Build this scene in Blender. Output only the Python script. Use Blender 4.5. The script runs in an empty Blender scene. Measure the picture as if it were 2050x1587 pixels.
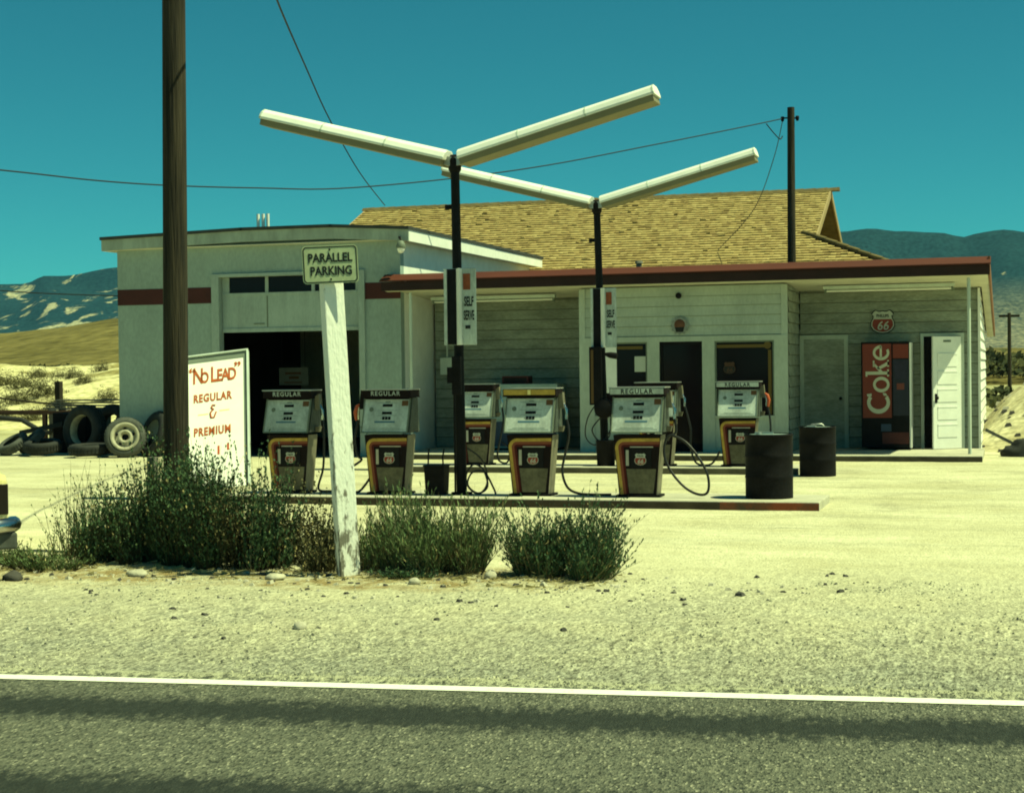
import bpy, bmesh, math, random
from mathutils import Vector, Matrix, Euler, noise as mnoise
R = math.radians
sin, cos, pi = math.sin, math.cos, math.pi
S = bpy.context.scene
COL = S.collection

# ------------------------------------------------------------------ camera, sky, sun, exposure
cam_d = bpy.data.cameras.new("camera")
cam = bpy.data.objects.new("camera", cam_d)
COL.objects.link(cam)
cam_d.sensor_width = 36.0
cam_d.lens = 3260.0 / 2050.0 * 36.0
cam_d.clip_start = 0.1
cam_d.clip_end = 20000
cam.matrix_world = (Matrix.Translation((0, 0, 1.75)) @ Matrix.Rotation(R(17.0), 4, 'Z')
                    @ Matrix.Rotation(R(90 - 0.975), 4, 'X') @ Matrix.Rotation(R(-0.7), 4, 'Z'))
S.camera = cam

SUN_DIR = Vector((2.75, 0.10, 5.05)).normalized()
sun_el = math.asin(SUN_DIR.z)
sun_az = math.atan2(SUN_DIR.x, SUN_DIR.y)
W = bpy.data.worlds.new("World"); S.world = W; W.use_nodes = True
nt = W.node_tree; nt.nodes.clear()
wo = nt.nodes.new('ShaderNodeOutputWorld'); bg = nt.nodes.new('ShaderNodeBackground')
sky = nt.nodes.new('ShaderNodeTexSky'); sky.sky_type = 'NISHITA'; sky.sun_disc = False
sky.sun_elevation = sun_el; sky.sun_rotation = sun_az
sky.air_density = 1.0; sky.dust_density = 0.0; sky.ozone_density = 1.0; sky.altitude = 3000
tint = nt.nodes.new('ShaderNodeMix'); tint.data_type = 'RGBA'; tint.blend_type = 'MULTIPLY'
tint.inputs[0].default_value = 1.0
tint.inputs[7].default_value = (0.18, 1.10, 0.83, 1)
nt.links.new(sky.outputs[0], tint.inputs[6]); nt.links.new(tint.outputs[2], bg.inputs[0])
bg.inputs[1].default_value = 0.05
nt.links.new(bg.outputs[0], wo.inputs[0])
sun_d = bpy.data.lights.new("sun", 'SUN'); sun_d.energy = 5.0; sun_d.angle = R(0.53)
sun_d.color = (0.90, 1.0, 0.52)
sun = bpy.data.objects.new("sun", sun_d); COL.objects.link(sun)
sun.rotation_euler = SUN_DIR.to_track_quat('Z', 'Y').to_euler()
sun.location = (20, 10, 40)
vs = S.view_settings
vs.view_transform = 'Standard'; vs.look = 'None'; vs.exposure = 0.55; vs.gamma = 1.0
S.cycles.max_bounces = 6; S.cycles.diffuse_bounces = 2; S.cycles.volume_bounces = 0
S.cycles.use_denoising = True; S.cycles.filter_width = 1.9

# ------------------------------------------------------------------ helpers
class MB:
    def __init__(s): s.v = []; s.f = []; s.m = []; s.sm = []
    def add(s, vs_, fs, mi=0, smooth=False):
        b = len(s.v); s.v += [tuple(v) for v in vs_]
        for f in fs:
            s.f.append(tuple(b + i for i in f)); s.m.append(mi); s.sm.append(smooth)
        return s
    def box(s, x0, x1, y0, y1, z0, z1, mi=0):
        vs_ = [(x0,y0,z0),(x1,y0,z0),(x1,y1,z0),(x0,y1,z0),(x0,y0,z1),(x1,y0,z1),(x1,y1,z1),(x0,y1,z1)]
        return s.add(vs_, [(3,2,1,0),(4,5,6,7),(0,1,5,4),(1,2,6,5),(2,3,7,6),(3,0,4,7)], mi)
    def hexa(s, p, mi=0):   # 8 points ordered like box
        return s.add(p, [(3,2,1,0),(4,5,6,7),(0,1,5,4),(1,2,6,5),(2,3,7,6),(3,0,4,7)], mi)
    def quad(s, a, b, c, d, mi=0): return s.add([a,b,c,d], [(0,1,2,3)], mi)
    def poly(s, pts, mi=0): return s.add(pts, [tuple(range(len(pts)))], mi)
    def cyl(s, p0, p1, r0, r1=None, n=14, mi=0, caps=True, smooth=True):
        r1 = r0 if r1 is None else r1
        p0 = Vector(p0); p1 = Vector(p1); d = (p1 - p0).normalized()
        u = d.orthogonal().normalized(); w = d.cross(u)
        vs_ = []
        for p, r in ((p0, r0), (p1, r1)):
            for i in range(n):
                a = 2*pi*i/n; vs_.append(p + u*(r*cos(a)) + w*(r*sin(a)))
        s.add(vs_, [(i, (i+1) % n, n+(i+1) % n, n+i) for i in range(n)], mi, smooth)
        if caps:
            s.add(vs_[:n], [tuple(reversed(range(n)))], mi); s.add(vs_[n:], [tuple(range(n))], mi)
        return s
    def tube(s, pts, r, n=8, mi=0, caps=True, rs=None):
        pts = [Vector(p) for p in pts]; rings = []
        d0 = (pts[1]-pts[0]).normalized(); u = d0.orthogonal().normalized()
        for i, p in enumerate(pts):
            d = (pts[min(i+1, len(pts)-1)] - pts[max(i-1, 0)])
            d = d.normalized() if d.length > 1e-9 else d0
            u = (u - d*u.dot(d))
            u = u.normalized() if u.length > 1e-6 else d.orthogonal().normalized()
            w = d.cross(u); rr = rs[i] if rs else r
            rings.append([p + u*(rr*cos(2*pi*k/n)) + w*(rr*sin(2*pi*k/n)) for k in range(n)])
        vs_ = [v for ring in rings for v in ring]
        fs = [(i*n+k, i*n+(k+1) % n, (i+1)*n+(k+1) % n, (i+1)*n+k) for i in range(len(pts)-1) for k in range(n)]
        s.add(vs_, fs, mi, True)
        if caps:
            s.add(rings[0], [tuple(reversed(range(n)))], mi); s.add(rings[-1], [tuple(range(n))], mi)
        return s
    def lathe(s, prof, c=(0,0,0), n=28, mi=0, smooth=True, axis='Z'):
        vs_ = []
        for r, z in prof:
            for k in range(n):
                a = 2*pi*k/n
                p = (r*cos(a), r*sin(a), z)
                if axis == 'Y': p = (r*cos(a), z, r*sin(a))
                vs_.append((c[0]+p[0], c[1]+p[1], c[2]+p[2]))
        m = len(prof)
        fs = [(i*n+k, i*n+(k+1) % n, (i+1)*n+(k+1) % n, (i+1)*n+k) for i in range(m-1) for k in range(n)]
        return s.add(vs_, fs, mi, smooth)
    def prism(s, pts, dvec, mi=0):   # planar outline extruded by a vector
        n = len(pts); d = Vector(dvec); a = [Vector(p) for p in pts]; b = [p + d for p in a]
        s.add(a + b, [tuple(reversed(range(n))), tuple(range(n, 2*n))] +
              [(i, (i+1) % n, n+(i+1) % n, n+i) for i in range(n)], mi)
        return s
    def build(s, name, mats, parent=None, bevel=0, M=None):
        me = bpy.data.meshes.new(name)
        me.from_pydata(s.v, [], s.f)
        for m in (mats if isinstance(mats, (list, tuple)) else [mats]): me.materials.append(m)
        me.polygons.foreach_set('material_index', s.m)
        me.polygons.foreach_set('use_smooth', s.sm)
        if M is not None: me.transform(M)
        bm = bmesh.new(); bm.from_mesh(me)
        if len(bm.faces) < 60000: bmesh.ops.recalc_face_normals(bm, faces=bm.faces)
        if bevel:
            bmesh.ops.remove_doubles(bm, verts=bm.verts, dist=1e-5)
            es = [e for e in bm.edges if len(e.link_faces) == 2 and e.calc_face_angle(0) > R(35)]
            bmesh.ops.bevel(bm, geom=es, offset=bevel, segments=2, affect='EDGES', clamp_overlap=True, profile=0.6)
        bm.to_mesh(me); bm.free()
        o = bpy.data.objects.new(name, me); COL.objects.link(o)
        if parent is not None: o.parent = parent
        return o

def tag(o, label=None, cat=None, group=None, kind=None):
    if label: o['label'] = label
    if cat: o['category'] = cat
    if group: o['group'] = group
    if kind: o['kind'] = kind
    return o
def thing(name, loc, label, cat, rz=0, group=None):
    o = bpy.data.objects.new(name, None); o.empty_display_size = 0.2
    COL.objects.link(o); o.location = loc; o.rotation_euler = (0, 0, rz)
    return tag(o, label, cat, group)
def text(name, body, size, m, parent, M, sx=1.0, bold=0.0, align='CENTER', ext=0.001, spacing=1.0, shear=0):
    c = bpy.data.curves.new('txt', 'FONT'); c.body = body; c.size = size; c.align_x = align; c.align_y = 'BOTTOM_BASELINE'
    c.extrude = ext; c.offset = bold; c.space_character = spacing; c.shear = shear; c.resolution_u = 3
    o = bpy.data.objects.new('txt', c); COL.objects.link(o)
    dg = bpy.context.evaluated_depsgraph_get(); dg.update()
    me = bpy.data.meshes.new_from_object(o.evaluated_get(dg))
    bpy.data.objects.remove(o); bpy.data.curves.remove(c)
    me.name = name; me.transform(M @ Matrix.Diagonal((sx, 1, 1, 1)))
    me.materials.clear(); me.materials.append(m)
    t = bpy.data.objects.new(name, me); COL.objects.link(t)
    if parent is not None: t.parent = parent
    return t
FRONT = Matrix.Rotation(pi/2, 4, 'X')          # text lying in XY -> standing, facing -Y
def at(x, y, z): return Matrix.Translation((x, y, z)) @ FRONT

# ------------------------------------------------------------------ materials
def mat(name, col, rough=0.8, var=0.0, vscale=3.0, col2=None, stretch=(1,1,1), bump=0.0, bscale=40.0, metal=0.0,
        spec=0.3, thr=None, fine=0.0, fscale=120.0, thr_scale=None, vdetail=5, rnd=False):
    m = bpy.data.materials.new(name); m.use_nodes = True
    n = m.node_tree.nodes; l = m.node_tree.links; b = n['Principled BSDF']
    b.inputs['Roughness'].default_value = rough; b.inputs['Metallic'].default_value = metal
    b.inputs['Specular IOR Level'].default_value = spec
    c4 = (*col, 1)
    if var == 0 and col2 is None and fine == 0:
        b.inputs['Base Color'].default_value = c4
    tc = n.new('ShaderNodeTexCoord'); mp = n.new('ShaderNodeMapping'); mp.inputs['Scale'].default_value = stretch
    l.new(tc.outputs['Object'], mp.inputs['Vector'])
    if rnd:
        oi = n.new('ShaderNodeObjectInfo'); mu = n.new('ShaderNodeMath'); mu.operation = 'MULTIPLY'; mu.inputs[1].default_value = 30
        l.new(oi.outputs['Random'], mu.inputs[0]); l.new(mu.outputs[0], mp.inputs['Location'])
    last = None
    if var or col2 is not None:
        nz = n.new('ShaderNodeTexNoise'); nz.inputs['Scale'].default_value = vscale; nz.inputs['Detail'].default_value = vdetail
        nz.inputs['Roughness'].default_value = 0.65
        l.new(mp.outputs[0], nz.inputs['Vector'])
        rp = n.new('ShaderNodeValToRGB')
        a, z = thr if thr else (0.35, 0.65)
        rp.color_ramp.elements[0].position = a; rp.color_ramp.elements[1].position = z
        if col2 is None: col2 = tuple(max(0, c*(1-var)) for c in col)
        rp.color_ramp.elements[0].color = (*col2, 1); rp.color_ramp.elements[1].color = c4
        l.new(nz.outputs['Fac'], rp.inputs['Fac']); last = rp.outputs['Color']
    if fine:
        nf = n.new('ShaderNodeTexNoise'); nf.inputs['Scale'].default_value = fscale; nf.inputs['Detail'].default_value = 3
        l.new(mp.outputs[0], nf.inputs['Vector'])
        mr = n.new('ShaderNodeMapRange'); mr.inputs[1].default_value = 0.3; mr.inputs[2].default_value = 0.7
        mr.inputs[3].default_value = 1 - fine; mr.inputs[4].default_value = 1 + fine*0.6
        l.new(nf.outputs['Fac'], mr.inputs[0])
        mx = n.new('ShaderNodeMix'); mx.data_type = 'RGBA'; mx.blend_type = 'MULTIPLY'; mx.inputs[0].default_value = 1
        if last is None: mx.inputs[6].default_value = c4
        else: l.new(last, mx.inputs[6])
        l.new(mr.outputs[0], mx.inputs[7]); last = mx.outputs[2]
    if last is not None: l.new(last, b.inputs['Base Color'])
    if bump:
        nb = n.new('ShaderNodeTexNoise'); nb.inputs['Scale'].default_value = bscale; nb.inputs['Detail'].default_value = 4
        l.new(mp.outputs[0], nb.inputs['Vector'])
        bp = n.new('ShaderNodeBump'); bp.inputs['Strength'].default_value = bump; bp.inputs['Distance'].default_value = 0.02
        l.new(nb.outputs['Fac'], bp.inputs['Height']); l.new(bp.outputs[0], b.inputs['Normal'])
    return m
def island_mat(name, cols, rough=0.8, spec=0.2, transl=0.0):
    m = bpy.data.materials.new(name); m.use_nodes = True
    n = m.node_tree.nodes; l = m.node_tree.links; b = n['Principled BSDF']
    b.inputs['Roughness'].default_value = rough; b.inputs['Specular IOR Level'].default_value = spec
    g = n.new('ShaderNodeNewGeometry'); rp = n.new('ShaderNodeValToRGB')
    e = rp.color_ramp.elements
    while len(e) < len(cols): e.new(0.5)
    for i, c in enumerate(cols):
        e[i].position = i/(len(cols)-1); e[i].color = (*c, 1)
    l.new(g.outputs['Random Per Island'], rp.inputs['Fac']); l.new(rp.outputs['Color'], b.inputs['Base Color'])
    return m

M_wall   = mat('shaded_white_wall', (.44,.49,.42), .8, .22, 1.2, stretch=(1,1,.35), bump=.25, bscale=60, fine=.08, fscale=25)  # shade of the station front is put into this greyer white
M_blockshade  = mat('shaded_garage_paint', (.30,.375,.35), .85, .18, .9, stretch=(1,1,.5), bump=.3, bscale=45, fine=.10, fscale=18)  # the front wall's shade is put into this darker paint colour
M_siding = mat('weathered_shaded_siding', (.31,.34,.28), .85, .35, 2.5, stretch=(.6,1,2), bump=.3, bscale=50, fine=.15, fscale=20)  # weathered tone with the porch shade also put into the colour
M_gtrim  = mat('garage_trim_paint', (.35,.42,.39), .75, .25, 3, stretch=(1,1,.3), fine=.08, fscale=30)
M_lapshade = mat('lap_shadow', (.10,.10,.08), .9)  # dark strip paints the shadow under each board's lip
M_lapshade2 = mat('lap_shadow_soft', (.24,.27,.22), .9)  # softer painted lip shadow for the centre bay boards
M_trim   = mat('white_trim_paint', (.54,.60,.53), .7, .18, 4, stretch=(1,1,.3))
M_white  = mat('bright_white_paint', (.84,.84,.79), .55, .12, 3)
M_soffit = mat('cream_soffit_paint', (.62,.60,.48), .8, .2, 1.5)
M_red    = mat('barn_red_paint', (.10,.022,.011), .6, .25, 2, stretch=(.3,1,1))
M_fasc   = mat('shaded_fascia_paint', (.030,.012,.012), .8, .3, 3)  # fascia's shade is put into its colour, darker than the lit lip
M_darkred= mat('dark_red_stripe_paint', (.060,.012,.012), .7, .25, 3)
M_roofd  = mat('dark_roof_felt', (.05,.055,.055), .9, .3, 3)
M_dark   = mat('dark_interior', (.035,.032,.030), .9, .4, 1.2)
M_black  = mat('black_paint', (.010,.010,.012), .65, .4, 6, spec=.12)
M_blackm = mat('worn_black_metal', (.010,.009,.011), .7, .5, 5, spec=.12, fine=.3, fscale=40)
M_glass  = mat('dark_window_glass', (.010,.007,.010), .12, spec=.12)
M_conc   = mat('pale_concrete', (.50,.47,.37), .9, .25, 3, bump=.3, bscale=60, fine=.12)
M_curb   = mat('faded_red_curb_paint', (.30,.27,.21), .9, col2=(.22,.06,.035), vscale=1.6, thr=(.42,.56), bump=.3, bscale=50, fine=.2)
M_wood   = mat('dark_weathered_pole_wood', (.052,.040,.025), .95, col2=(.013,.011,.008), vscale=9, stretch=(2.2,2.2,.09), thr=(.38,.62), bump=.9, bscale=30)
M_greyw  = mat('grey_weathered_wood', (.20,.19,.16), .95, .45, 8, stretch=(2,2,.1), bump=.4, bscale=30)
M_post   = mat('peeling_white_post_paint', (.80,.80,.74), .75, col2=(.17,.16,.13), vscale=7, stretch=(1.6,1.6,.55), thr=(.36,.43), bump=.4, bscale=25, vdetail=7)
_n = M_post.node_tree.nodes; _l = M_post.node_tree.links
_rp = [q for q in _n if q.type == 'VALTORGB'][0]; _tc = [q for q in _n if q.type == 'TEX_COORD'][0]; _nz = _rp.inputs['Fac'].links[0].from_socket
_sp = _n.new('ShaderNodeSeparateXYZ'); _l.new(_tc.outputs['Object'], _sp.inputs[0])
_mr = _n.new('ShaderNodeMapRange'); _mr.inputs[1].default_value = .1; _mr.inputs[2].default_value = 1.5; _mr.inputs[3].default_value = -.11; _mr.inputs[4].default_value = .06
_l.new(_sp.outputs[2], _mr.inputs[0])
_ad = _n.new('ShaderNodeMath'); _l.new(_nz, _ad.inputs[0]); _l.new(_mr.outputs[0], _ad.inputs[1]); _l.new(_ad.outputs[0], _rp.inputs['Fac'])
M_alu    = mat('dull_aluminium', (.42,.42,.40), .4, .2, 6, metal=.6)
M_chrome = mat('chrome', (.52,.52,.52), .22, metal=1.0)
M_headside = mat('grimy_teal_pump_side', (.07,.085,.075), .6, .5, 9)
M_pface  = mat('pump_face_enamel', (.56,.62,.59), .5, .42, 4, stretch=(1,1,.4), fine=.14, fscale=40, rnd=True)
M_tan    = mat('tan_pump_panel', (.15,.135,.085), .6, .5, 5, fine=.2, fscale=30, rnd=True)
M_tanl   = mat('beige_pump_side', (.19,.17,.12), .5, .45, 5, fine=.15, fscale=30, rnd=True)
M_pdark  = mat('dark_brown_pump_enamel', (.014,.009,.010), .7, .3, 8, spec=.08)
M_yel    = mat('yellow_stripe_paint', (.50,.32,.06), .5, .4, 9, rnd=True)
M_org    = mat('red_orange_stripe_paint', (.19,.045,.02), .5, .15, 8)
M_dkred2 = mat('maroon_stripe_paint', (.07,.012,.012), .7, spec=.1)
M_hose   = mat('black_rubber_hose', (.010,.010,.011), .45, spec=.4)
M_orange = mat('orange_nozzle_cover', (.46,.085,.03), .5)
M_orsign = mat('faded_orange_block', (.30,.075,.03), .6, .3, 12)
M_signy  = mat('galvanised_sign_white', (.50,.55,.34), .5, .22, 9)
M_letter = mat('black_sign_lettering', (.010,.012,.012), .6)
M_signw  = mat('painted_board_white', (.86,.85,.76), .6, .08, 4)
M_signr  = mat('red_brown_sign_lettering', (.46,.10,.022), .7, .3, 12)
M_signyl = mat('faint_yellow_sign_paint', (.80,.66,.26), .7)
M_frame  = mat('grey_sign_frame', (.16,.19,.15), .6, .2, 6)
M_shred  = mat('shield_red', (.24,.035,.022), .5)
M_fade   = mat('faded_window_decal', (.075,.035,.018), .6)
M_shwh   = mat('shield_white', (.46,.48,.42), .5)
M_cokered= mat('vending_red', (.18,.027,.014), .4, .15, 3)
M_cokew  = mat('vending_white', (.48,.48,.36), .5)
M_cokeb  = mat('vending_dark_blue', (.018,.018,.035), .4, .3, 5)
M_ice    = mat('ice_chest_enamel', (.30,.40,.38), .5, .25, 2.5)
M_iceb   = mat('ice_chest_blue', (.035,.06,.11), .5, .3, 4)
M_tyre   = mat('old_tyre_rubber', (.030,.032,.031), .8, .45, 6, spec=.25)
M_tyreg  = mat('dusty_tyre_rubber', (.085,.09,.08), .85, .4, 6)
M_rim    = mat('cream_wheel_rim', (.44,.41,.30), .6, .4, 7)
M_rust   = mat('rusty_scrap_metal', (.10,.05,.03), .85, .5, 5)
M_stone  = mat('pale_stone', (.50,.46,.36), .9, .35, 9, bump=.5, bscale=20)
M_stoned = mat('dark_stone', (.07,.065,.06), .9, .35, 9, bump=.5, bscale=20)
M_tube   = mat('light_tube_glass', (.70,.70,.62), .3)
M_lens   = mat('shaded_diffuser_plastic', (.20,.18,.11), .6, .15, 2)  # shade on the arm's side and underside is put into this olive
M_carp   = mat('cream_car_paint', (.70,.60,.26), .25, spec=.5)
M_cart   = mat('dark_red_tail_lamp', (.018,.010,.007), .3)
M_deskwire = mat('black_wire', (.015,.015,.017), .7)
M_shing  = island_mat('cedar_shingle', [(.21,.142,.055),(.32,.225,.088),(.36,.265,.108),(.28,.193,.076),(.41,.305,.13),(.31,.222,.086)], .9)
M_gable  = mat('brown_gable_boards', (.20,.10,.05), .85, .4, 5, stretch=(1,3,.2))
M_leaf   = island_mat('sage_foliage', [(.028,.062,.030),(.050,.100,.042),(.034,.078,.046),(.10,.155,.065),(.042,.088,.042)], .75)
M_leafy  = island_mat('grey_green_foliage', [(.060,.105,.040),(.120,.170,.066),(.080,.132,.056),(.20,.24,.10)], .75)
M_leafd  = island_mat('dusty_olive_foliage', [(.05,.05,.022),(.09,.085,.038),(.13,.115,.055),(.07,.068,.03)], .85)
M_leafb  = island_mat('brown_green_foliage', [(.040,.046,.020),(.085,.085,.036),(.12,.10,.05),(.055,.070,.030)], .8)
M_twig   = island_mat('dry_twig', [(.10,.085,.045),(.17,.15,.08),(.07,.06,.035)], .9)
M_twigd  = island_mat('dark_twig', [(.035,.035,.018),(.06,.055,.03),(.025,.025,.014)], .9)
M_straw  = island_mat('dry_straw', [(.40,.33,.15),(.30,.25,.11),(.48,.40,.20)], .9)
M_unused = mat('dark_brush', (.05,.055,.025), .9)
M_line   = mat('white_road_paint', (.80,.80,.70), .7, col2=(.20,.20,.16), vscale=26, thr=(.30,.40), fine=.15, fscale=60, vdetail=8)

def ground_mat():
    m = bpy.data.materials.new('pale_gravel_ground'); m.use_nodes = True
    n = m.node_tree.nodes; l = m.node_tree.links; b = n['Principled BSDF']
    b.inputs['Roughness'].default_value = .95; b.inputs['Specular IOR Level'].default_value = .1
    tc = n.new('ShaderNodeTexCoord'); sep = n.new('ShaderNodeSeparateXYZ'); l.new(tc.outputs['Object'], sep.inputs[0])
    def noise(sc, det=4, rough=.6, st=None):
        z = n.new('ShaderNodeTexNoise'); z.inputs['Scale'].default_value = sc; z.inputs['Detail'].default_value = det
        z.inputs['Roughness'].default_value = rough
        if st:
            mp = n.new('ShaderNodeMapping'); mp.inputs['Scale'].default_value = st
            l.new(tc.outputs['Object'], mp.inputs[0]); l.new(mp.outputs[0], z.inputs['Vector'])
        else: l.new(tc.outputs['Object'], z.inputs['Vector'])
        return z.outputs['Fac']
    def rng(v, a, c, lo=0., hi=1.):
        r = n.new('ShaderNodeMapRange'); r.inputs[1].default_value = a; r.inputs[2].default_value = c
        r.inputs[3].default_value = lo; r.inputs[4].default_value = hi; l.new(v, r.inputs[0]); return r.outputs[0]
    def mix(f, a, c, mode='MIX'):
        x = n.new('ShaderNodeMix'); x.data_type = 'RGBA'; x.blend_type = mode
        for sk, v in ((0, f), (6, a), (7, c)):
            if hasattr(v, 'is_linked') or hasattr(v, 'links'): l.new(v, x.inputs[sk])
            else: x.inputs[sk].default_value = v if sk == 0 else (*v, 1)
        return x.outputs[2]
    def math_(op, a, c):
        x = n.new('ShaderNodeMath'); x.operation = op
        for k, v in enumerate((a, c)):
            if isinstance(v, (int, float)): x.inputs[k].default_value = v
            else: l.new(v, x.inputs[k])
        return x.outputs[0]
    # dusty forecourt
    dust = mix(rng(noise(.9, 7, .7, (.6,.9,1)), .35, .68), (.46,.42,.27), (.64,.60,.42))
    dust = mix(rng(noise(2.2, 6, .7, (.12,1.8,1)), .58, .78), dust, (.30,.28,.20))
    # coarse road gravel: light chips, grey and dark chips
    vo = n.new('ShaderNodeTexVoronoi'); vo.inputs['Scale'].default_value = 42
    l.new(tc.outputs['Object'], vo.inputs['Vector'])
    sc_ = n.new('ShaderNodeSeparateColor'); l.new(vo.outputs['Color'], sc_.inputs[0])
    chips = n.new('ShaderNodeValToRGB'); e = chips.color_ramp.elements
    e[0].position = 0; e[0].color = (.13,.13,.10,1); e[1].position = 1; e[1].color = (.62,.58,.43,1)
    for p, c in ((.18,(.24,.24,.19,1)), (.38,(.40,.385,.28,1)), (.7,(.49,.46,.33,1))):
        q = e.new(p); q.color = c
    l.new(sc_.outputs[0], chips.inputs['Fac'])
    grav = mix(.72, (.44,.42,.31), chips.outputs['Color'])
    grav = mix(rng(noise(1.1, 5, .6), .40, .66, 0, .75), grav, (.52,.48,.33))
    grav = mix(rng(noise(.7, 5, .6, (.3,1.3,1)), .55, .72, 0, .45), grav, (.27,.27,.21))
    # zone along the road: distance to the road line (road runs 6 deg off the X axis)
    d = math_('SUBTRACT', sep.outputs[1], math_('MULTIPLY', sep.outputs[0], .1046))
    d = math_('ADD', d, math_('MULTIPLY', math_('SUBTRACT', noise(.6, 4), .5), 2.2))
    zone = rng(d, 11.2, 15.0)
    col = mix(zone, grav, dust)
    near = rng(d, 8.8, 10.6)
    col = mix(near, mix(.62, col, (.24,.25,.21)), col)
    # dry brown litter in the strip under the bushes
    lit = math_('MULTIPLY', rng(d, 12.5, 13.0), rng(d, 14.0, 13.5))
    lit = math_('MULTIPLY', lit, rng(sep.outputs[0], -3.0, -4.2))
    lit = math_('MULTIPLY', lit, rng(noise(3.5, 6, .7), .38, .58))
    col = mix(lit, col, (.27,.20,.095))
    # desert behind
    far = rng(d, 36, 44)
    des = mix(rng(noise(.25, 6, .65), .38, .62), (.50,.46,.27), (.27,.25,.12))
    col = mix(far, col, des)
    # tyre wear and old spills on the forecourt
    trk = math_('MULTIPLY', rng(noise(1.3, 7, .72, (.10,1.5,1)), .50, .66), math_('MULTIPLY', rng(d, 13.5, 15.5), rng(d, 34, 31)))
    col = mix(math_('MULTIPLY', trk, .38), col, (.27,.27,.19))
    isl = math_('MULTIPLY', math_('MULTIPLY', rng(sep.outputs[1], 18.3, 19.6), rng(sep.outputs[1], 30.0, 27.5)), rng(noise(.9, 7, .7), .52, .66))
    col = mix(math_('MULTIPLY', isl, .42), col, (.20,.18,.13))
    spk = rng(noise(95, 3, .7), .30, .70, .80, 1.15)
    col = mix(1.0, col, spk, 'MULTIPLY')
    mk = rng(noise(11, 8, .82, (1.5,.45,1)), .38, .58, .34, 1.15)
    mk2 = mix(rng(d, 9.5, 15.0, .85, .26), (1,1,1), mk)
    col = mix(1.0, col, mk2, 'MULTIPLY')
    mk3 = mix(rng(d, 9.3, 13.8, .95, .0), (1,1,1), rng(noise(34, 4, .8, (1.4,.40,1)), .40, .55, .30, 1.14))
    col = mix(1.0, col, mk3, 'MULTIPLY')
    l.new(col, b.inputs['Base Color'])
    bp = n.new('ShaderNodeBump'); bp.inputs['Strength'].default_value = .55; bp.inputs['Distance'].default_value = .02
    hh = math_('ADD', vo.outputs['Distance'], math_('MULTIPLY', noise(8, 6), 2.0))
    l.new(hh, bp.inputs['Height']); l.new(bp.outputs[0], b.inputs['Normal'])
    return m
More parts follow.
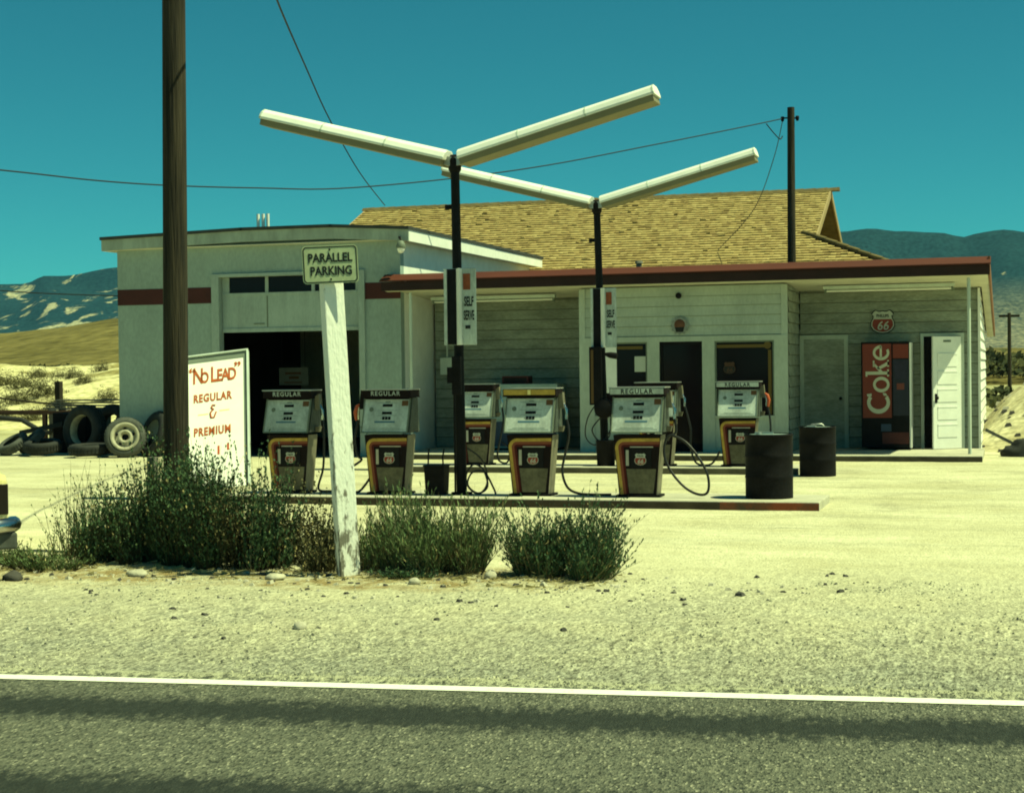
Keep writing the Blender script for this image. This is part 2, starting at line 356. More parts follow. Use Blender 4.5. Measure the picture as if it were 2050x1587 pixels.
def asphalt_mat():
    m = bpy.data.materials.new('worn_asphalt'); m.use_nodes = True
    n = m.node_tree.nodes; l = m.node_tree.links; b = n['Principled BSDF']
    b.inputs['Roughness'].default_value = .85; b.inputs['Specular IOR Level'].default_value = .15
    tc = n.new('ShaderNodeTexCoord')
    vo = n.new('ShaderNodeTexVoronoi'); vo.inputs['Scale'].default_value = 90
    mpa = n.new('ShaderNodeMapping'); mpa.inputs['Scale'].default_value = (1.25,.45,1); l.new(tc.outputs['Object'], mpa.inputs[0]); l.new(mpa.outputs[0], vo.inputs['Vector'])
    sc_ = n.new('ShaderNodeSeparateColor'); l.new(vo.outputs['Color'], sc_.inputs[0])
    ch = n.new('ShaderNodeValToRGB'); e = ch.color_ramp.elements
    e[0].color = (.030,.033,.028,1); e[1].color = (.29,.275,.205,1)
    for p, c in ((.35,(.088,.092,.072,1)), (.7,(.115,.115,.088,1)), (.92,(.15,.147,.112,1))):
        q = e.new(p); q.color = c
    l.new(sc_.outputs[0], ch.inputs['Fac'])
    # dark wheel tracks along the road (local Y is across the road)
    sep = n.new('ShaderNodeSeparateXYZ'); l.new(tc.outputs['Object'], sep.inputs[0])
    nz = n.new('ShaderNodeTexNoise'); nz.inputs['Scale'].default_value = 1.6; nz.inputs['Detail'].default_value = 7; nz.inputs['Roughness'].default_value = .7
    mp = n.new('ShaderNodeMapping'); mp.inputs['Scale'].default_value = (.5,1.4,1); l.new(tc.outputs['Object'], mp.inputs[0]); l.new(mp.outputs[0], nz.inputs['Vector'])
    n8 = n.new('ShaderNodeTexNoise'); n8.inputs['Scale'].default_value = 16; n8.inputs['Detail'].default_value = 6; n8.inputs['Roughness'].default_value = .75
    l.new(mpa.outputs[0], n8.inputs['Vector'])
    def m2(op, a, c):
        x = n.new('ShaderNodeMath'); x.operation = op
        for k, v in enumerate((a, c)):
            if isinstance(v, (int, float)): x.inputs[k].default_value = v
            else: l.new(v, x.inputs[k])
        return x.outputs[0]
    y = m2('ADD', sep.outputs[1], m2('MULTIPLY', m2('ADD', m2('MULTIPLY', m2('SUBTRACT', n8.outputs['Fac'], .5), .9), m2('MULTIPLY', m2('SUBTRACT', nz.outputs['Fac'], .5), .22)), 1.0))
    tot = None
    for c, hw in ((-.72, .36), (-2.32, .36), (-4.0, .4), (-5.4, .4)):
        g = m2('SUBTRACT', 1.0, m2('DIVIDE', m2('ABSOLUTE', m2('SUBTRACT', y, c), 0), hw))
        g = m2('MAXIMUM', g, 0.0); tot = g if tot is None else m2('ADD', tot, g)
    tot = m2('MULTIPLY', m2('MINIMUM', m2('MULTIPLY', tot, 1.7), 1.0), .94)
    mx = n.new('ShaderNodeMix'); mx.data_type = 'RGBA'; l.new(tot, mx.inputs[0]); l.new(ch.outputs[0], mx.inputs[6]); mx.inputs[7].default_value = (.020,.024,.022,1)
    n9 = n.new('ShaderNodeTexNoise'); n9.inputs['Scale'].default_value = 22; n9.inputs['Detail'].default_value = 7; n9.inputs['Roughness'].default_value = .75
    l.new(mpa.outputs[0], n9.inputs['Vector'])
    g = m2('ADD', m2('MULTIPLY', sep.outputs[1], 1.5), m2('MULTIPLY', m2('SUBTRACT', n9.outputs['Fac'], .5), 2.6))
    g = m2('MAXIMUM', m2('MINIMUM', m2('MULTIPLY', m2('SUBTRACT', g, .10), 4.0), 1.0), 0.0)
    mx2 = n.new('ShaderNodeMix'); mx2.data_type = 'RGBA'; l.new(g, mx2.inputs[0]); l.new(mx.outputs[2], mx2.inputs[6]); mx2.inputs[7].default_value = (.34,.33,.23,1)
    mot = n.new('ShaderNodeMapRange'); mot.inputs[1].default_value = .35; mot.inputs[2].default_value = .65; mot.inputs[3].default_value = .72; mot.inputs[4].default_value = 1.22
    l.new(n9.outputs['Fac'], mot.inputs[0])
    mx3 = n.new('ShaderNodeMix'); mx3.data_type = 'RGBA'; mx3.blend_type = 'MULTIPLY'; mx3.inputs[0].default_value = 1
    l.new(mx2.outputs[2], mx3.inputs[6]); l.new(mot.outputs[0], mx3.inputs[7])
    l.new(mx3.outputs[2], b.inputs['Base Color'])
    bp = n.new('ShaderNodeBump'); bp.inputs['Strength'].default_value = .5; bp.inputs['Distance'].default_value = .01
    l.new(vo.outputs['Distance'], bp.inputs['Height']); l.new(bp.outputs[0], b.inputs['Normal'])
    return m
def mountain_mat(name, base, pale, sc, thr, side=False):
    m = bpy.data.materials.new(name); m.use_nodes = True
    n = m.node_tree.nodes; l = m.node_tree.links; b = n['Principled BSDF']
    b.inputs['Roughness'].default_value = .95; b.inputs['Specular IOR Level'].default_value = 0.05
    tc = n.new('ShaderNodeTexCoord')
    a = n.new('ShaderNodeTexNoise'); a.inputs['Scale'].default_value = sc; a.inputs['Detail'].default_value = 8; a.inputs['Roughness'].default_value = .55
    a.inputs['Distortion'].default_value = .6
    l.new(tc.outputs['Object'], a.inputs['Vector'])
    r = n.new('ShaderNodeValToRGB'); r.color_ramp.elements[0].position = thr[0]; r.color_ramp.elements[1].position = thr[1]
    r.color_ramp.elements[0].color = (*base, 1); r.color_ramp.elements[1].color = (*pale, 1)
    if side:     # the bare slopes are on the western part of the range
        sp = n.new('ShaderNodeSeparateXYZ'); l.new(tc.outputs['Object'], sp.inputs[0])
        q = n.new('ShaderNodeMapRange'); q.inputs[1].default_value = -1300; q.inputs[2].default_value = -400; q.inputs[3].default_value = .02; q.inputs[4].default_value = -.13
        l.new(sp.outputs[0], q.inputs[0])
        ad = n.new('ShaderNodeMath'); l.new(a.outputs['Fac'], ad.inputs[0]); l.new(q.outputs[0], ad.inputs[1]); l.new(ad.outputs[0], r.inputs['Fac'])
    else: l.new(a.outputs['Fac'], r.inputs['Fac'])
    f = n.new('ShaderNodeTexNoise'); f.inputs['Scale'].default_value = sc*9; f.inputs['Detail'].default_value = 6
    l.new(tc.outputs['Object'], f.inputs['Vector'])
    mr = n.new('ShaderNodeMapRange'); mr.inputs[1].default_value = .3; mr.inputs[2].default_value = .7; mr.inputs[3].default_value = .6; mr.inputs[4].default_value = 1.35
    l.new(f.outputs['Fac'], mr.inputs[0])
    mx = n.new('ShaderNodeMix'); mx.data_type = 'RGBA'; mx.blend_type = 'MULTIPLY'; mx.inputs[0].default_value = 1
    src = r.outputs[0]
    if side:     # dry grass on the low eastern slopes
        lz = n.new('ShaderNodeMapRange'); lz.inputs[1].default_value = 120; lz.inputs[2].default_value = 25; l.new(sp.outputs[2], lz.inputs[0])
        lx = n.new('ShaderNodeMapRange'); lx.inputs[1].default_value = -1100; lx.inputs[2].default_value = -400; lx.inputs[4].default_value = .75; l.new(sp.outputs[0], lx.inputs[0])
        lm = n.new('ShaderNodeMath'); lm.operation = 'MULTIPLY'; l.new(lz.outputs[0], lm.inputs[0]); l.new(lx.outputs[0], lm.inputs[1])
        lm2 = n.new('ShaderNodeMath'); lm2.operation = 'MULTIPLY'; l.new(lm.outputs[0], lm2.inputs[0]); l.new(f.outputs['Fac'], lm2.inputs[1])
        gm = n.new('ShaderNodeMix'); gm.data_type = 'RGBA'; l.new(lm2.outputs[0], gm.inputs[0]); l.new(src, gm.inputs[6]); gm.inputs[7].default_value = (.40,.33,.19,1); src = gm.outputs[2]
    l.new(src, mx.inputs[6]); l.new(mr.outputs[0], mx.inputs[7]); l.new(mx.outputs[2], b.inputs['Base Color'])
    return m
M_ground = ground_mat(); M_asph = asphalt_mat()
M_mount = mountain_mat('hazy_forest_mountain', (.012,.042,.050), (.34,.32,.20), .019, (.57,.63), side=True)  # blue of the distance haze is partly put into the base colour
M_hill = mountain_mat('brown_grass_hill', (.095,.080,.028), (.165,.135,.05), .06, (.35,.65))
M_brush = mountain_mat('dark_sagebrush', (.035,.042,.022), (.08,.08,.035), .5, (.4,.6))
M_dune = mountain_mat('pale_dry_grass_slope', (.24,.20,.08), (.58,.52,.29), .45, (.34,.52))
M_mound = mountain_mat('earth_mound', (.30,.26,.15), (.50,.45,.30), .9, (.35,.6))

# ------------------------------------------------------------------ setting
random.seed(5)
def fbm(x, y, z=0.0, o=4): return mnoise.fractal(Vector((x, y, z)), 1.0, 2.0, o)
def grid(xs, ys, h):
    b = MB(); nx = len(xs)
    b.add([(x, y, h(x, y)) for y in ys for x in xs],
          [(j*nx+i, j*nx+i+1, (j+1)*nx+i+1, (j+1)*nx+i) for j in range(len(ys)-1) for i in range(nx-1)], 0, True)
    return b
def lin(a, c, n): return [a + (c-a)*i/(n-1) for i in range(n)]
RD = 0.1046                                   # road slope in plan
def road_d(x, y): return y - RD*x             # 8.68 at the white line
def gh(x, y):
    d = road_d(x, y)
    if d < 9.0 or y > 39: return 0.0
    k = min(1, (d-9.0)/1.5) * min(1, max(0, (39-y)/3))
    if y > 18.5: k *= .25
    return k*(.028*fbm(x*.6, y*.6) + .012*fbm(x*3, y*3, 3)) - (.02*k if y > 18.5 else 0)
xs = [-6000,-2000,-600,-200,-90,-50] + lin(-32, 8, 240) + [14,30,80,300,1500,6000]
ys = [-300,-60,-12] + lin(0, 8.5, 10) + lin(8.7, 18, 150) + lin(18.3, 40, 70) + [46,60,90,150,300,800,2500,9000]
tag(grid(xs, ys, gh).build('ground', M_ground), kind='structure')
# road sheet with a ragged gravel edge, line laid on it
road = bpy.data.objects.new
b = MB(); n = 700; x0, x1 = -90., 60.
top = []
for i in range(n):
    x = x0 + (x1-x0)*i/(n-1)
    e = .30 + .10*fbm(x*.9, 1) + .05*fbm(x*4, 2)
    top.append((x, e, .008))
bot = [(p[0], -7.6, .008) for p in top]
mid = [(p[0], p[1]-.09, .012) for p in top]
b.add(bot+mid+top, [(k*n+i, k*n+i+1, (k+1)*n+i+1, (k+1)*n+i) for k in range(2) for i in range(n-1)], 0, True)
ro = b.build('road', M_asph); tag(ro, kind='structure')
ro.location = (0, 8.68, 0); ro.rotation_euler = (0, 0, math.atan(RD))
b = MB(); n = 500; pa = []; pb = []
for i in range(n):
    x = x0 + (x1-x0)*i/(n-1)
    pa.append((x, -.065 + .006*fbm(x*5, 7), .0165)); pb.append((x, .065 + .006*fbm(x*5, 9), .0165))
b.add(pa+pb, [(i, i+1, n+i+1, n+i) for i in range(n-1)], 0)
ln = b.build('edge_line', M_line); tag(ln, kind='structure')
ln.location = (0, 8.66, 0); ln.rotation_euler = (0, 0, math.atan(RD))

# far terrain
def interp(t, tab):
    if t <= tab[0][0]: return tab[0][1]
    for (a, va), (c, vc) in zip(tab, tab[1:]):
        if t <= c:
            u = (t-a)/(c-a); u = u*u*(3-2*u)
            return va + (vc-va)*u
    return tab[-1][1]
ridge = [(-3400,120),(-2300,150),(-1850,158),(-1711,163),(-1660,163),(-1620,176),(-1580,175),(-1475,187),(-1300,215),(-900,232),(-500,222),
         (-237,203),(-200,206),(-156,200),(-100,196),(-62,188),(-40,194),(-10,197),(40,190),(200,205),(700,160),(1800,140)]
def mh(x, y):
    k = max(0, min(1, (y-1880)/620)); k = k**1.15
    if y > 2500: k = max(0.2, 1-(y-2500)/1400)
    rx = x*2500/y
    hgt = interp(rx, ridge)*k*(y/2500 if y < 2500 else 1)
    rel = mnoise.ridged_multi_fractal(Vector((x*.0023, y*.0023, 4)), 1.0, 2.0, 5, 1.0, 2.0)
    hgt += (rel-1.2)*30*k*(1-abs(2*k-1)**6) + 6*fbm(x*.012, y*.012)*k*(1-k)
    return max(hgt, -2)
b = grid(lin(-3600, 2000, 400), lin(1870, 2560, 90) + lin(2600, 3700, 14), mh)
tag(b.build('mountains', M_mount), kind='structure')
def hh(x, y):
    rx = x*250/y
    c = interp(rx, [(-330,6),(-171,9.0),(-160,10.0),(-148,11.2),(-110,12.5),(-60,9),(-20,4),(40,3)])
    k = max(0, min(1, (y-110)/140)); k = k*k*(3-2*k)
    if y > 260: k = max(0, 1-(y-260)/200)
    return c*k + .6*fbm(x*.03, y*.03)*k - .3*(1-k)
tag(grid(lin(-380, 90, 120), lin(105, 470, 70), hh).build('hill', M_hill), kind='structure')
def dh(x, y):
    k = max(0, min(1, (y-42)/24)); k = k*k*(3-2*k)
    if y > 74: k *= max(0, 1-(y-74)/30)
    side = max(0, min(1, (-14-x)/10))
    return (2.1*k + 1.0*fbm(x*.11, y*.11, 0, 5)*k*.7)*side - .06
tag(grid(lin(-75, -10, 180), lin(41, 105, 120), dh).build('dunes', M_dune), kind='structure')
def mo(x, y):
    k = math.exp(-(((x-3.0)/3.5)**8 + ((y-37.8)/3.3)**4))
    return 1.42*k*(1 + .10*fbm(x*.9, y*.9)) + .10*fbm(x*2.2, y*2.2, 0, 5)*k - .03
tag(grid(lin(-1.5, 9, 120), lin(32.6, 43, 100), mo).build('mound', M_mound), kind='structure')

# haze box (air)
hm = bpy.data.materials.new('thin_air_haze'); hm.use_nodes = True
hn = hm.node_tree.nodes; hn.clear()
ho = hn.new('ShaderNodeOutputMaterial'); pv = hn.new('ShaderNodeVolumePrincipled')
pv.inputs['Color'].default_value = (.16, .48, 1.0, 1); pv.inputs['Density'].default_value = 0.00004
pv.inputs['Anisotropy'].default_value = 0.0
hm.node_tree.links.new(pv.outputs[0], ho.inputs['Volume'])
hz = MB().box(-4200, 2600, -330, 4000, -3.2, 262).build('haze', hm); tag(hz, kind='stuff')

# ------------------------------------------------------------------ service station
def lap_wall(b, x0, x1, y, z0, z1, h=.20, t=.022, mi=0, axis='X', sgn=-1):
    """overlapping horizontal boards; sgn is the outward direction"""
    z = z0
    while z < z1-1e-4:
        zt = min(z+h, z1); tt = t
        if axis == 'X':
            o = y + sgn*tt
            b.quad((x0,o,z),(x1,o,z),(x1,y,zt),(x0,y,zt), mi)
            b.quad((x0,y,z),(x1,y,z),(x1,o,z),(x0,o,z), mi)
        else:
            o = y + sgn*tt
            b.quad((o,x0,z),(o,x1,z),(y,x1,zt),(y,x0,zt), mi)
            b.quad((y,x0,z),(y,x1,z),(o,x1,z),(o,x0,z), mi)
        if axis == 'X': b.quad((x0,y+sgn*(tt+.001),z),(x1,y+sgn*(tt+.001),z),(x1,y+sgn*(tt*.93+.001),z+.014),(x0,y+sgn*(tt*.93+.001),z+.014), 1)
        else: b.quad((y+sgn*(tt+.001),x0,z),(y+sgn*(tt+.001),x1,z),(y+sgn*(tt*.93+.001),x1,z+.014),(y+sgn*(tt*.93+.001),x0,z+.014), 1)
        z = zt
st = thing('service_station', (-6,31,0), 'low white board-sided gas station office with long red roof edge and covered porch', 'gas station')
def P(b, name, mats, parent, bevel=0, label=None):     # build in world coordinates under a thing
    o = b.build(name, mats, None, bevel)
    root = parent
    inv = Matrix.Identity(4); q = parent
    while q is not None:
        inv = inv @ Matrix.Identity(4); q = q.parent
    loc = Vector((0,0,0)); q = parent
    while q is not None:
        loc += q.location; q = q.parent
    o.data.transform(Matrix.Translation(-loc)); o.parent = parent
    if label: o['label'] = label
    return o
def PT(t, parent):
    loc = Vector((0,0,0)); q = parent
    while q is not None:
        loc += q.location; q = q.parent
    t.data.transform(Matrix.Translation(-loc)); t.parent = parent
    return t
P(MB().box(-11.75,-.47,30.02,32.75,-.2,.10), 'porch_slab', M_conc, st, .012)
P(MB().box(-11.75,-.47,29.99,30.018,-.2,.085), 'slab_edge', mat('shaded_slab_edge', (.10,.085,.06), .9, .5, 3, fine=.2), st)  # dark strip paints the shade on the slab's front riser
# roof: deck, sloped red lip, fascia, rakes
ZF = 3.66
def zr(y): return ZF - .115*(y-30.75)
b = MB()
b.quad((-12.05,30.75,ZF),(-.33,30.75,ZF),(-.33,40.4,zr(40.4)),(-12.05,40.4,zr(40.4)),0)
b.quad((-12.05,30.75,ZF-.04),(-12.05,40.4,zr(40.4)-.04),(-.33,40.4,zr(40.4)-.04),(-.33,30.75,ZF-.04),0)
P(b, 'roof', M_roofd, st)
b = MB()
b.hexa([(-12.05,30.52,3.34),(-.33,30.52,3.34),(-.33,30.62,3.34),(-12.05,30.62,3.34),(-12.05,30.52,3.515),(-.33,30.52,3.515),(-.33,30.62,3.515),(-12.05,30.62,3.515)], 1)
b.hexa([(-12.07,30.47,3.520),(-.31,30.47,3.520),(-.31,30.78,3.625),(-12.07,30.78,3.625),(-12.07,30.47,3.545),(-.31,30.47,3.545),(-.31,30.78,3.680),(-12.07,30.78,3.680)])
P(b, 'fascia', [M_red, M_fasc], st)
b = MB()
b.hexa([(-.36,30.64,3.40),(-.325,30.64,3.40),(-.325,40.4,zr(40.4)-.17),(-.36,40.4,zr(40.4)-.17),(-.36,30.64,3.675),(-.325,30.64,3.675),(-.325,40.4,zr(40.4)+.02),(-.36,40.4,zr(40.4)+.02)])
P(b, 'rake_board', mat('rake_board_paint', (.24,.10,.045), .7, .3, 3), st)
b = MB()
b.quad((-12.05,30.625,3.35),(-.365,30.625,3.35),(-.365,32.79,3.22),(-12.05,32.79,3.22))
b.quad((-.51,32.79,3.22),(-.365,32.79,3.22),(-.365,40.4,zr(40.4)-.18),(-.51,40.4,zr(40.4)-.18))
P(b, 'soffit', M_soffit, st)
b = MB()
b.quad((-12.05,30.63,3.25),(-12.05,32.79,3.17),(-12.05,32.79,3.58),(-12.05,30.63,3.60))
# walls
b = MB()
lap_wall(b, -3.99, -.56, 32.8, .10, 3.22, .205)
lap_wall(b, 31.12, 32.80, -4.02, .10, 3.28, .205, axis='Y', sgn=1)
P(b, 'recessed_wall', [M_siding, M_lapshade], st)
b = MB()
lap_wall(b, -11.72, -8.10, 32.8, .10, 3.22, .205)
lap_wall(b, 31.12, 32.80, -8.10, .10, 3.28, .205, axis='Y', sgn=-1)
P(b, 'recessed_wall', [M_siding, M_lapshade], st)
b = MB()
lap_wall(b, 32.82, 40.0, -.55, -.03, 3.18, .205, axis='Y', sgn=1)
b.box(-.58,-.535,32.74,32.82,.10,3.2)
P(b, 'side_wall', [M_white, M_lapshade], st)  # lit copy: same boards as the front, kept bright white
b = MB()      # centre bay: lap boards above, frame pillars, bulkheads under the windows
lap_wall(b, -8.05, -4.07, 31.1, 2.34, 3.30, .19)
b.box(-8.10,-4.02,31.06,31.20,2.235,2.335)
for x0, x1 in ((-8.10,-7.80),(-6.74,-6.50),(-5.66,-5.42),(-4.28,-4.02)): b.box(x0,x1,31.065,31.2,.10,2.235)
b.box(-8.10,-7.98,31.068,31.2,2.335,3.29); b.box(-4.14,-4.02,31.068,31.2,2.335,3.29)
b.box(-7.80,-6.74,31.085,31.2,.10,.78); b.box(-5.42,-4.28,31.085,31.2,.10,.78)
b.box(-7.80,-6.74,31.05,31.2,.76,.80); b.box(-5.42,-4.28,31.05,31.2,.76,.80)
P(b, 'front_wall', [M_wall, M_lapshade2], st)
for (x0, x1) in ((-7.80,-6.74),(-5.42,-4.28)):
    w = P(MB().box(x0,x0+.03,31.09,31.17,.80,2.235).box(x1-.03,x1,31.09,31.17,.80,2.235).box(x0+.03,x1-.03,31.09,31.17,2.205,2.235), 'window', M_frame, st)
    P(MB().box(x0+.03,x1-.03,31.13,31.14,.80,2.205), 'pane', M_glass, w)
    bb = MB().box(x0+.03,x1-.10,31.115,31.124,2.10,2.16)
    if x0 > -6: bb.box(x1-.12,x1-.06,31.115,31.124,.82,2.05); bb.lathe([(0,31.115),(.07,31.116)],(x1-.13,0,2.14),14,axis='Y')
    P(bb, 'yellow_band', mat('dull_yellow_band', (.12,.075,.015), .6), w)
P(MB().box(-7.00,-6.78,31.11,31.12,1.66,1.96), 'window_notice', M_shwh, st)
P(MB().box(-7.62,-7.36,31.105,31.12,1.25,2.18), 'window_poster', M_white, st)
dk = P(MB().box(-6.50,-5.66,31.13,31.17,.10,2.235), 'door', M_glass, st)
P(MB().box(-6.50,-6.44,31.11,31.128,.10,2.235).box(-5.72,-5.66,31.11,31.128,.10,2.235).box(-6.44,-5.72,31.11,31.128,.10,.26).box(-6.44,-5.72,31.11,31.128,2.17,2.235), 'door_frame', M_blackm, dk)
# back-recess openings
b = MB().box(-1.60,-.90,32.76,32.775,.10,2.28)
P(b, 'doorway', M_black, st)
P(MB().box(-1.66,-1.60,32.73,32.80,.10,2.34).box(-.90,-.84,32.73,32.80,.10,2.34).box(-1.60,-.90,32.73,32.80,2.28,2.34), 'doorway_frame', M_trim, st)
P(MB().box(-4.00,-3.92,32.74,32.81,.10,2.34).box(-3.13,-3.05,32.74,32.81,.10,2.34).box(-3.92,-3.13,32.74,32.81,2.26,2.34), 'door_casing', M_wall, st)
def panel_door(b, w, h):
    b.box(0,w,-.02,.02,0,h)
    zz = [.18,.52,.86,1.20,1.54]
    for z in zz:
        b.box(.10,w-.10,-.028,-.020,z+.04,z+.27)
        b.box(.10,w-.10,-.033,-.020,z+.27,z+.295)
d1 = bpy.data.objects.new
b = MB(); panel_door(b, .79, 2.16)
o = b.build('door', M_siding, st); o.location = (-3.92+6, 32.76-31, .10); o['label'] = 'closed grey panel door on the porch'
kn = MB().lathe([(0,-.07),(.03,-.065),(.03,-.045),(.012,-.035),(.012,-.02)], (.72,0,.98), 12, axis='Y').build('door_knob', M_blackm, o)
b = MB(); panel_door(b, .66, 2.16)
o = b.build('door', M_white, st, M=Matrix.Translation((-.66,0,0))); o.location = (-.91+6, 32.70-31, .11)
o.rotation_euler = (0, 0, R(40)); o['label'] = 'open white panel door catching the sun'
kn = MB().lathe([(0,-.08),(.035,-.07),(.035,-.05),(.012,-.04),(.012,-.02)], (-.60,0,.98), 12, axis='Y').box(-.625,-.575,-.026,-.0205,.88,1.06).build('door_knob', M_blackm, o)
MB().box(-.42,-.24,-.025,-.0205,2.05,2.09).build('door_plate', M_frame, o)
# porch posts, strip lights, roof pipes
for x in (-11.50,-.70): P(MB().cyl((x,30.72,.10),(x,30.72,3.30),.032,n=10), 'porch_post', M_trim, st)
for x0, x1, z in ((-3.42,-.98,3.22),(-11.43,-8.77,3.20)):
    f = P(MB().box(x0,x1,31.72,31.86,z-.02,z+.04), 'strip_light', M_trim, st)
    P(MB().cyl((x0+.06,31.79,z-.055),(x1-.06,31.79,z-.055),.022,n=10), 'light_tube', M_tube, f)
    for xe in (x0+.02, x1-.06): P(MB().box(xe,xe+.04,31.76,31.82,z-.10,z-.02), 'end_bracket', M_frame, f)
for x in (-.96,-.82,-.64): P(MB().cyl((x,35.2,3.0),(x,35.2,3.62),.03,n=10).cyl((x,35.2,3.62),(x,35.2,3.66),.045,n=10), 'vent_pipe', M_white, st)
P(MB().cyl((-1.62,34.2,3.1),(-1.62,34.2,3.86),.055,n=12), 'vent_pipe', M_blackm, st)
P(MB().cyl((-7.40,33.4,3.2),(-7.40,33.4,3.92),.06,n=12).cyl((-7.40,33.4,3.92),(-7.40,33.4,3.97),.09,.07,n=12), 'vent_pipe', M_greyw, st)
P(MB().lathe([(0,31.02),(.05,31.03),(.06,31.06),(.04,31.1)],(-6.11,0,3.12),12,axis='Y'), 'porch_lamp', M_blackm, st)

# ------------------------------------------------------------------ garage
GY = 30.9
ga = thing('garage', (-15,31,0), 'tall white stucco garage with half-open overhead door and dark red stripe', 'garage')
b = MB()
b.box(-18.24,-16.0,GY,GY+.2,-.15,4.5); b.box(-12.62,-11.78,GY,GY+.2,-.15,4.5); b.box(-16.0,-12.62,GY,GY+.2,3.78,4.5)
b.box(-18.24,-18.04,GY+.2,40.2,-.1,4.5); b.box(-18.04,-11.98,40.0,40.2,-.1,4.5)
P(b, 'wall', M_blockshade, ga)
P(MB().box(-11.98,-11.781,GY+.202,40.2,-.1,4.5), 'side_wall', M_white, ga)  # lit copy of the garage wall, left white for the sunny side
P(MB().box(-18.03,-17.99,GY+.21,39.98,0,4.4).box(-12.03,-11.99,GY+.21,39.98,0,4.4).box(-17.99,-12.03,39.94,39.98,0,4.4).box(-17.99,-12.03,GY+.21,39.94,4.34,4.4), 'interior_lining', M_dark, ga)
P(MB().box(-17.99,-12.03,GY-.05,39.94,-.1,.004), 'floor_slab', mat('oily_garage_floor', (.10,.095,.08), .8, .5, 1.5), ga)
b = MB(); f1 = MB()
zt = [(-18.50,4.59),(-15.2,4.675),(-13.2,4.67),(-11.52,4.57)]
for (xa, za), (xb, zb) in zip(zt, zt[1:]):
    f1.hexa([(xa,GY-.20,za-.23),(xb,GY-.20,zb-.23),(xb,GY-.16,zb-.23),(xa,GY-.16,za-.23),(xa,GY-.20,za),(xb,GY-.20,zb),(xb,GY-.16,zb),(xa,GY-.16,za)])
for (xs_, z) in ((-11.56,4.57),(-18.50,4.59)):
    b = MB()
    b.box(xs_, xs_+.04, GY-.158, 36.5, z-.23, z); 
    b.box(xs_+.004, xs_+.036, 36.52, 40.5, z-.22, z-.01); P(b, 'fascia', M_white, ga)
P(f1, 'fascia', mat('shaded_garage_fascia', (.36,.42,.37), .8, .35, 3, stretch=(1,1,.3)), ga)  # front fascia's shade painted in; side boards keep the sunlit white
b = MB()
for (xa, za), (xb, zb) in zip(zt, zt[1:]):
    b.hexa([(xa-.02,GY-.24,za),(xb+.02,GY-.24,zb),(xb+.02,40.55,zb),(xa-.02,40.55,za),(xa-.02,GY-.24,za+.065),(xb+.02,GY-.24,zb+.065),(xb+.02,40.55,zb+.065),(xa-.02,40.55,za+.065)])
P(b, 'roof', M_roofd, ga)
P(MB().box(-18.46,-11.60,GY-.155,GY-.002,4.37,4.39).box(-11.775,-11.57,GY,40.4,4.36,4.38).box(-18.46,-18.245,GY,40.4,4.37,4.39), 'soffit', M_soffit, ga)
for x0, x1 in ((-18.243,-16.0),(-12.62,-11.777)):
    P(MB().box(x0,x1,GY-.006,GY-.001,3.20,3.535), 'red_stripe', M_darkred, ga)
P(MB().box(-16.0,-15.83,GY-.05,GY+.16,0,3.80).box(-12.68,-12.55,GY-.05,GY+.16,0,3.80).box(-15.83,-12.68,GY-.05,GY+.16,3.735,3.80), 'door_frame', M_gtrim, ga)
gd = P(MB().box(-15.82,-12.69,GY+.10,GY+.15,2.66,3.345).box(-15.82,-12.69,GY+.08,GY+.15,2.58,2.66).box(-15.82,-12.69,GY+.085,GY+.15,3.345,3.40)
       .box(-15.82,-15.66,GY+.10,GY+.15,3.40,3.73).box(-12.80,-12.69,GY+.10,GY+.15,3.40,3.73)
       .box(-14.83,-14.76,GY+.10,GY+.15,3.40,3.73).box(-13.78,-13.71,GY+.10,GY+.15,3.40,3.73), 'overhead_door', M_gtrim, ga)
P(MB().box(-15.66,-12.80,GY+.125,GY+.13,3.40,3.73), 'glazing', M_glass, gd)
P(MB().box(-14.80,-14.77,GY+.094,GY+.10,2.68,3.33).box(-15.1,-14.85,GY+.09,GY+.10,2.74,2.765), 'handle', M_frame, gd)
for k, x in enumerate((-15.45,-15.33,-15.22)):
    P(MB().cyl((x,32.0,4.6),(x,32.0,5.14),.035,n=10), 'vent_pipe', M_white, ga)
b = MB().tube([(-11.70,GY-.02,4.38),(-11.70,GY-.25,4.42),(-11.62,GY-.36,4.34)], .02, 6)
lf = P(b, 'corner_lamp', M_blackm, ga)
P(MB().lathe([(.02,.12),(.06,.10),(.10,.0),(.085,-.04)],(-11.62,GY-.36,4.22),16), 'lamp_shade', M_frame, lf)
P(MB().lathe([(0,-.10),(.05,-.085),(.075,-.03),(.08,.01)],(-11.62,GY-.36,4.18),14), 'bulb', M_white, lf)
gs = thing('wall_sign', (-16.5,36.0,1.4), 'small pale rectangular sign hanging in the dark garage', 'sign')
MB().box(-.38,.38,-.01,.01,.02,.44).build('sign_board', mat('pale_blue_board', (.42,.46,.42), .6, .2, 6), gs)
MB().box(-.22,.20,-.016,-.0105,.28,.33).box(-.12,.14,-.016,-.0105,.17,.23).box(-.25,.22,-.016,-.0105,.07,.10).build('faded_marks', mat('faded_red_marks', (.30,.14,.08), .7, .4, 20), gs)
MB().cyl((-.3,0,.44),(-.3,0,2.9),.006,n=5).cyl((.3,0,.44),(.3,0,2.9),.006,n=5).build('hanging_wire', M_deskwire, gs)

